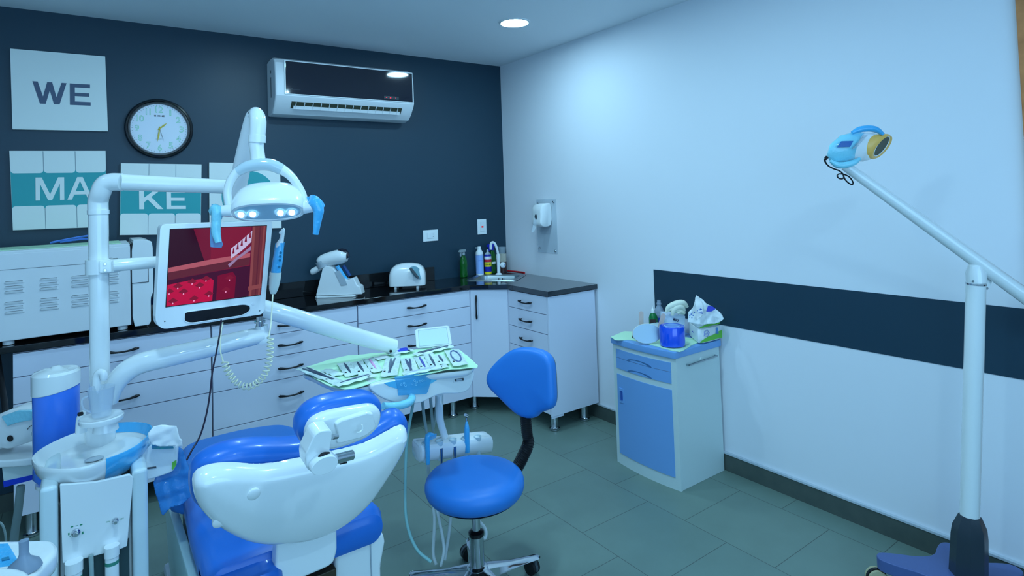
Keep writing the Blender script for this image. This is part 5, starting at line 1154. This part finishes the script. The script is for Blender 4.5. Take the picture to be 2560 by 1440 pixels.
# ------------------------------------------------------------------ handpiece holder
h = thing('handpiece_holder', 'white handpiece rest block with notches behind the blue stool', 'handpiece holder', hh(1130, 1140))
hy = hh(1130, 1115).y
def hf(x, y, dy=0): return aY(x, y, hy+dy)
L_, R_ = hf(1040, 1130), hf(1222, 1105)
sec = [(-.035, .028), (.03, .034), (.045, .02), (.045, -.04), (.01, -.052), (-.03, -.045), (-.042, -.02), (-.046, .01)]
def hring(x, zc, s_): return [V((x, hy+a*s_, zc+b*s_)) for a, b in [(q.x, q.y) for q in chaikin([V((a, b, 0)) for a, b in sec], 1, .2)]]
zl, zr_ = hf(1040, 1123).z, hf(1222, 1100).z
n_ = 6; rings = []
for k in range(n_+1):
    f_ = k/n_; rings.append(hring(L_.x+(R_.x-L_.x)*f_, zl+(zr_-zl)*f_, .8 if k in (0, n_) else 1))
rings.insert(1, hring(L_.x+.006, zl, .97)); rings.insert(-1, hring(R_.x-.006, zr_, .97))
MB().loft(rings).build('rest_block', WPG, h)
mb = MB(); nm_ = MB()
slots = [1069, 1104, 1138, 1168, 1200]
for x in slots:
    q = hf(x, 1112, -.047); f_ = (q.x-L_.x)/(R_.x-L_.x); zc = zl+(zr_-zl)*f_
    MB().lathe([(.011, -.044), (.012, .0), (.0145, .018), (.0165, .0335), (.015, .0345), (.011, .026)], V((q.x, hy-.029, zc)), 20, capA=True, capB=True).build('notch', mat('notch_shade', (204, 224, 230), .25, coat=.4), h)
for k, x in enumerate(slots):
    q = hf(x, 1112, -.047); f_ = (q.x-L_.x)/(R_.x-L_.x); zc = zl+(zr_-zl)*f_; b0_ = V((q.x, hy-.040, zc))
    if k in (1, 2):
        o = MB().tube([b0_-Z_*.06, b0_-Z_*.03, b0_+Z_*.008], [.006, .008, .009], 14, 3).build('coupling', CHR); tag(o, 'bare metal hose coupling in the %s notch of the white rest' % ('second' if k == 1 else 'middle'), 'coupling', 'couplings in the handpiece rest')
t2 = thing('syringe_handpiece', 'short handpiece wrapped in blue film at the left end of the rest', 'handpiece', hf(1070, 1100, -.03))
qa = [hf(x, y, -.05) for x, y in ((1070, 1160), (1069, 1130), (1068, 1100), (1072, 1088), (1084, 1087))]
MB().tube(qa, [.0085, .0095, .011, .011, .006], 14, 4).build('body', FILM, t2)
MB().slab([hf(x, y, -.045) for x, y in ((1063, 1086), (1092, 1084), (1090, 1095), (1078, 1100), (1064, 1098))], -FW, .004, .001).build('film_tail', FILMT, t2)
t2 = thing('drill_handpiece', 'upright dental drill wrapped in blue film standing in the fourth notch', 'handpiece', hf(1168, 1120, -.03))
MB().tube([hf(1168, 1130, -.04), hf(1167, 1100, -.04), hf(1167, 1070, -.04), hf(1166, 1052, -.04)], [.011, .012, .0105, .0035], 14, 4).build('film_sleeve', FILM, t2)
MB().tube([hf(1166, 1056, -.04), hf(1166, 1044, -.04)], [.004, .0045], 10).tube([hf(1163, 1037, -.05), hf(1169, 1040, -.035)], .006, 12).build('drill_head', CHR, t2)
# hoses
def hose(name, label, pts, r=.0065, m=TUBEG):
    o = MB().tube(pts, r, 10, 6).build(name, m); tag(o, label, 'hose', 'hoses of the instrument table'); return o
def Fl(x, y, z=.008): return aZ(x, y, z)
hose('hose', 'leftmost grey hose dropping from the table to the floor loop', [fr(1033, 1004, .1), aD(1029, 1030, 2.5), aD(1018, 1100, 2.5), aD(1013, 1200, 2.42), aD(1016, 1300, 2.35), aD(1040, 1370, 2.3), aD(1078, 1405, 2.28)], .0062, mat('pale_hose', (150, 205, 205), .35))
hose('hose', 'grey hose between table and rest, first right of the loop hose', [fr(1056, 1000, .1), aD(1060, 1040, 2.5), aD(1068, 1085, 2.53)])
hose('hose', 'grey hose between table and rest, left of the white post', [fr(1076, 992, .1), aD(1079, 1030, 2.5), aD(1083, 1080, 2.54)])
hose('hose', 'thin grey hose leaning against the white post', [fr(1092, 990, .12), aD(1088, 1040, 2.52), aD(1081, 1085, 2.55)], .005)
hose('hose', 'white hose hanging straight below the left end of the rest', [hf(1070, 1160, -.045), aD(1073, 1220, 2.46), aD(1086, 1290, 2.42), aD(1083, 1380, 2.38), aD(1090, 1412, 2.36)], .0065, TUBEW)
hose('hose', 'white hose below the rest curving right behind the stool column', [hf(1104, 1165, -.045), aD(1096, 1240, 2.46), aD(1130, 1270, 2.45), aD(1180, 1290, 2.42), aD(1212, 1320, 2.4), aD(1213, 1345, 2.38), aD(1200, 1340, 2.36)], .0065, TUBEW)
hose('hose', 'white hose below the rest, bowing right then falling to the base', [aD(1085, 1240, 2.42), aD(1098, 1300, 2.36), aD(1110, 1370, 2.33), aD(1102, 1415, 2.32)], .006, TUBEW)
hose('hose', 'rightmost white hose running down left of the stool column', [hf(1138, 1165, -.045), aD(1130, 1240, 2.44), aD(1124, 1320, 2.38), aD(1112, 1400, 2.34)], .0065, TUBEW)
# ------------------------------------------------------------------ paper and pouches on the table
sp = [(753, 922), (800, 908), (845, 893), (900, 887), (945, 884), (1000, 880), (1060, 872), (1110, 868), (1150, 876), (1175, 897), (1199, 920), (1170, 922), (1120, 926), (1060, 936), (1000, 945), (960, 948), (930, 958), (890, 972), (856, 976), (820, 966), (790, 950), (770, 934)]
so_ = resample([tz(x, y, TZ+.004) for x, y in sp], 60); mb = MB(); c_ = sum(so_, V())/60; rnd = random.Random(3); rings = []
for q in (1, .85, .65, .4, .05): rings.append([c_+(p-c_)*q+Z_*(rnd.uniform(0, .004) if q == 1 else .0) for p in so_])
mb.loft([[p-Z_*.0015 for p in reversed(rings[-1])][::-1], [p-Z_*.0015 for p in rings[0]]]+rings)
o = mb.build('paper_sheet', GREENP, angle=60); tag(o, 'pale green paper lining spread over the instrument table', 'paper sheet')
PZ = TZ+.008
MET = mat('instrument_steel', (110, 125, 150), .3, .7)
def pouch(label, a, b, wd_, kind='probe', col=None, lift=0):
    P0, P1 = tz(*a, PZ+lift), tz(*b, PZ+lift); d = P1-P0; L = d.length; d.normalize(); s_ = V((-d.y, d.x, 0)); c = (P0+P1)/2
    tt = thing('sterilisation_pouch', label, 'instrument pouch', V((c.x, c.y, PZ+lift)), 'sterilised pouches on the instrument table')
    rnd = random.Random(int(a[0]*13+a[1])); N = 28; w2 = wd_/2
    cor = [c-d*L/2-s_*w2, c+d*L/2-s_*w2, c+d*L/2+s_*w2, c-d*L/2+s_*w2]
    o0 = resample(cor, N); tilt = rnd.uniform(-.05, .05)
    def rg(q, z): return [c+(p-c)*q+Z_*(z+.0022*math.sin(i*1.7+a[0])*(1 if q > .8 else .2)) for i, p in enumerate(o0)]
    MB().loft([rg(.3, 0), rg(1, .0025), rg(1.0, .0035), rg(.88, .0042), rg(.8, .0058), rg(.45, .0072), rg(.05, .0068)]).build('pouch', POUCH, tt, angle=60)
    z = Z_*.0072
    m = MET if col is None else mat('inst_%d_%d_%d' % col, col, .35)
    if kind == 'probe': MB().tube([c-d*L*.36+z, c-d*L*.2+z, c+z, c+d*L*.2+z, c+d*L*.37+z], [.002, .0045, .0055, .0045, .0015], 8, 3, flat=.6, upv=Z_).build('instrument', m, tt)
    elif kind == 'forceps': MB().tube([c-d*L*.38+z-s_*.008, c+z-s_*.003, c+d*L*.38+z+s_*.002], [.003, .007, .003], 8, 3, flat=.6, upv=Z_).tube([c-d*L*.38+z+s_*.008, c+z+s_*.003, c+d*L*.38+z-s_*.003], [.003, .006, .003], 8, 3, flat=.6, upv=Z_).build('instrument', m, tt)
    elif kind == 'loop': MB().tube([c+(d*math.cos(q)*L*.34+s_*math.sin(q)*wd_*.28)+z+Z_*.002*math.sin(q*9) for q in [2*math.pi*k/30 for k in range(30)]], .0032, 7, closed=True).build('instrument', m, tt)
    elif kind == 'block': MB().box((-L*.3, -wd_*.3, 0), (L*.3, wd_*.3, .010), .004, M=frame(c+z*.6, d, s_, Z_)).build('instrument', m, tt)
    if kind: MB().box((-.005, -.0035, 0), (.005, .0035, .0012), M=frame(c+d*L*.3-s_*wd_*.32+Z_*.0065, d, s_, Z_)).build('indicator_mark', BLKP, tt)
    return tt
pouch('longest pouch at the left tip of the table', (752, 921), (846, 958), .045, 'forceps')
pouch('narrow pouch lying along the front edge, left half of the table', (836, 966), (935, 937), .05, 'probe', lift=.004)
pouch('small empty pouch just right of the longest pouch', (812, 926), (848, 940), .04, None)
pouch('pouch with thin probe, first of the row from the left', (858, 908), (880, 941), .05, 'probe')
pouch('pouch with dark tip, second of the row from the left', (890, 905), (913, 938), .05, 'probe')
pouch('pouch with a pink handled instrument', (920, 897), (944, 931), .045, 'probe', (235, 170, 215))
pouch('wide pouch with thick dark forceps at the table centre', (984, 895), (972, 942), .06, 'forceps', lift=.003)
pouch('pouch with pliers, right of the thick dark forceps', (1018, 898), (1030, 936), .055, 'forceps', (90, 100, 130))
pouch('pouch with blue tipped probe, third from the right end', (1046, 892), (1066, 927), .042, 'probe', (84, 92, 180))
pouch('slim pouch leaning over the blue tipped one', (1070, 885), (1091, 924), .042, 'probe', lift=.004)
pouch('short pouch behind the right end of the front row', (1094, 889), (1110, 912), .045, 'probe', lift=.002)
pouch('pouch with a serrated loop shaped instrument at the right end', (1128, 876), (1152, 915), .06, 'loop', (96, 116, 160), lift=.003)
pouch('pouch with a bright blue item at the back beside the arm', (968, 886), (1032, 876), .05, 'block', (50, 70, 205), lift=.004)
pouch('long pouch with dark forceps at the back under the viewer', (1036, 889), (1130, 866), .045, 'forceps', (80, 90, 110), lift=.003)
pouch('long flat pouch along the right front edge of the table', (1008, 938), (1120, 916), .04, 'probe', (190, 200, 215))
q = tz(953, 895, PZ); o = MB().box((-.028, -.022, 0), (.028, .022, .004), .001, M=frame(q, V((1, .1, 0)).normalized(), V((-.1, 1, 0)).normalized(), Z_)).build('gauze_pad', PAPER); tag(o, 'small square white gauze pad behind the row of pouches', 'gauze')
# ------------------------------------------------------------------ things around the spittoon
td = 1.86
def tt_(x, y, dz=0): return aD(x, y, td+dz)
t = thing('tissue_pack', 'white tissue pack wedged between spittoon and chair, tissue sticking up', 'tissue pack', tt_(385, 1200))
nrm = V((-.25, -.95, .1)).normalized(); c_ = tt_(385, 1160)
MB().slab(chaikin([aP(x, y, c_, nrm) for x, y in ((326, 1176), (335, 1142), (378, 1112), (445, 1112), (443, 1158), (432, 1180), (380, 1198), (334, 1204))], 1, .12), nrm, .09, .01, 2).build('wrapper', PKW, t, angle=50)
MB().slab([aP(x, y, c_+nrm*.002, nrm) for x, y in ((367, 1169), (390, 1166), (391, 1170), (368, 1173))], nrm, .002).build('blue_mark', DGP, t)
MB().slab([aP(x, y, c_+nrm*.002, nrm) for x, y in ((431, 1156), (441, 1150), (441, 1162), (433, 1174), (429, 1172))], nrm, .002).build('green_patch', GRN, t)
MB().slab([aP(x, y, c_+nrm*.004, nrm) for x, y in ((379, 1112), (400, 1117), (432, 1116), (434, 1121), (400, 1123), (380, 1122))], nrm, .004).build('green_patch', mat('pack_print', (70, 190, 130), .4, colour2=(40, 70, 200), nscale=80), t)
crumple(resample([tt_(x, y, -.02) for x, y in ((374, 1078), (386, 1064), (405, 1063), (420, 1067), (438, 1070), (444, 1090), (455, 1119), (430, 1116), (405, 1114), (380, 1106))], 26), nrm, PAPER, 'tissue', t, .006, .006)
# plastic bag
bg = [(385, 1205), (392, 1180), (425, 1150), (444, 1118), (458, 1124), (466, 1150), (476, 1175), (482, 1210), (478, 1240), (455, 1262), (428, 1268), (405, 1292), (396, 1262), (388, 1235)]
n_ = V((-.3, -.93, .2)).normalized(); c_ = tt_(430, 1200, .02)
BAGM = mat('bag_blue', (60, 150, 225), .18, alpha=.72, bump=.7, nscale=25)
o = crumple(resample([aP(x, y, c_, n_) for x, y in bg], 44), n_, BAGM, 'plastic_bag', None, .007, .006); tag(o, 'crumpled translucent blue plastic bag hanging beside the chair', 'plastic bag')
# shelf with wrapped device at left
t = thing('side_shelf', 'white round ended shelf with blue edged panel at the left edge', 'shelf', aZ(60, 1160, .70))
sd_ = 2.12
zt_ = aD(120, 1140, sd_).z
sl_ = resample(cat([aZ(x, y, zt_) for x, y in ((-60, 1112), (60, 1104), (110, 1102), (150, 1108), (160, 1122), (140, 1136), (90, 1144), (40, 1150), (-60, 1150))], 3, True), 50)
MB().slab(sl_, Z_, .026, .006, 3).build('shelf_top', WPG, t)
p1_, p2_ = aD(4, 1168, sd_-.02), aD(100, 1160, sd_+.02); p3_, p4_ = aD(100, 1194, sd_+.02), aD(10, 1218, sd_-.02)
nn_ = (p2_-p1_).cross(p4_-p1_).normalized(); nn_ = nn_ if nn_.dot(CAM-p1_) > 0 else -nn_
MB().slab([p1_, p2_, p3_, p4_], nn_, .05, .003).build('panel', LOCK, t)
MB().slab([p4_.lerp(p1_, .0)+nn_*.002, p3_+nn_*.002, p3_.lerp(p2_, .32)+nn_*.002, p4_.lerp(p1_, .3)+nn_*.002], nn_, .052).build('blue_edge', mat('edge_blue', (20, 60, 200), .3), t)
MB().tube([aD(52, 1215, sd_), aD(45, 1280, sd_), aD(34, 1360, sd_), aD(30, 1500, sd_)], .013, 12, 3).build('drop_tube', mat('grey_tube', (120, 140, 142), .4), t)
t = thing('wrapped_device', 'white rounded device under pale blue film on the left shelf', 'device', aD(45, 1130, 2.12))
dd2 = 2.12
dn_ = (-FW+RT*-.1).normalized(); c_ = aD(50, 1085, dd2)
body_ = resample(cat([aP(x, y, c_, dn_) for x, y in ((-40, 1060), (0, 1034), (30, 1027), (70, 1026), (95, 1034), (104, 1050), (108, 1075), (104, 1098), (60, 1112), (12, 1128), (2, 1124), (-10, 1128), (-40, 1125))], 3, True), 50)
MB().cushion(body_, dn_, .11, .024, .004, rb=.02).build('body', WPL, t)
MB().slab([aP(x, y, c_+dn_*.012, dn_) for x, y in ((2, 1042), (40, 1028), (75, 1027), (98, 1036), (102, 1048), (70, 1052), (40, 1058), (18, 1066))], dn_, .014, .003).build('film_cover', FILML, t)
MB().lathe([(.0115, 0), (.0115, .002)], aP(26, 1096, c_+dn_*.0045, dn_), 24, M=along(dn_)).build('dark_port', BLKP, t)
MB().lathe([(.011, 0), (.010, .006), (.006, .008)], aP(88, 1083, c_+dn_*.002, dn_), 24, M=along(dn_)).build('dial', GPL, t)
MB().tube([aP(x, y, c_+dn_*.006, dn_) for x, y in ((68, 1074), (76, 1065), (88, 1061), (98, 1060))], .001, 6, 3).build('groove', BLKP, t)
# lower left assistant element
t = thing('assistant_console', 'white pointed console with blue film in the bottom left corner', 'console', aZ(40, 1420, .75))
az_ = .80
ao = resample(cat([aZ(x, y, az_) for x, y in ((-120, 1352), (0, 1349), (70, 1348), (125, 1347), (142, 1358), (143, 1375), (120, 1400), (80, 1445), (50, 1490), (-120, 1500))], 3, True), 60)
MB().cushion(ao, Z_, .05, .012, .003, rb=.02).build('body', WPG, t)
MB().slab([aZ(x, y, az_+.003) for x, y in ((-60, 1362), (20, 1358), (46, 1402), (30, 1415), (-60, 1425))], Z_, .002, .0005).build('film_patch', FILM, t)
MB().slab([aZ(x, y, az_+.005) for x, y in ((4, 1395), (22, 1391), (24, 1397), (5, 1401))], Z_, .002).build('display_slot', mat('slot_teal', (40, 130, 170), .3), t)
q = aZ(60, 1422, az_+.002)
MB().lathe([(.03, 0), (.026, .01), (.011, .022), (.008, .03), (.008, .05), (.0085, .056), (.004, .057)], q, 24).build('grey_nozzle', mat('nozzle_grey', (128, 146, 168), .35), t)
MB().cushion(resample(cat([aZ(x, y, az_+.03) for x, y in ((-60, 1425), (20, 1415), (60, 1420), (76, 1432), (72, 1446), (40, 1470), (-60, 1480))], 3, True), 40), Z_, .03, .012, .002, rb=.005).build('front_block', WPG, t)
# dark hose bundle at far left
hose2 = MB().tube([aD(-6, 890, 2.8), aD(4, 960, 2.7), aD(12, 1010, 2.6), aD(14, 1060, 2.5)], .012, 10, 5).build('black_hose', BLKR); tag(hose2, 'thick black hose hanging in the dark gap left of the cabinets', 'hose')
hose3 = MB().tube([aD(-20, 1300, 2.3), aD(4, 1310, 2.3), aD(14, 1340, 2.3), aD(12, 1375, 2.3), aD(-10, 1395, 2.3)], .004, 8, 5).build('clear_hose', TUBEG); tag(hose3, 'thin clear looped hose at the left edge below the shelf', 'hose')
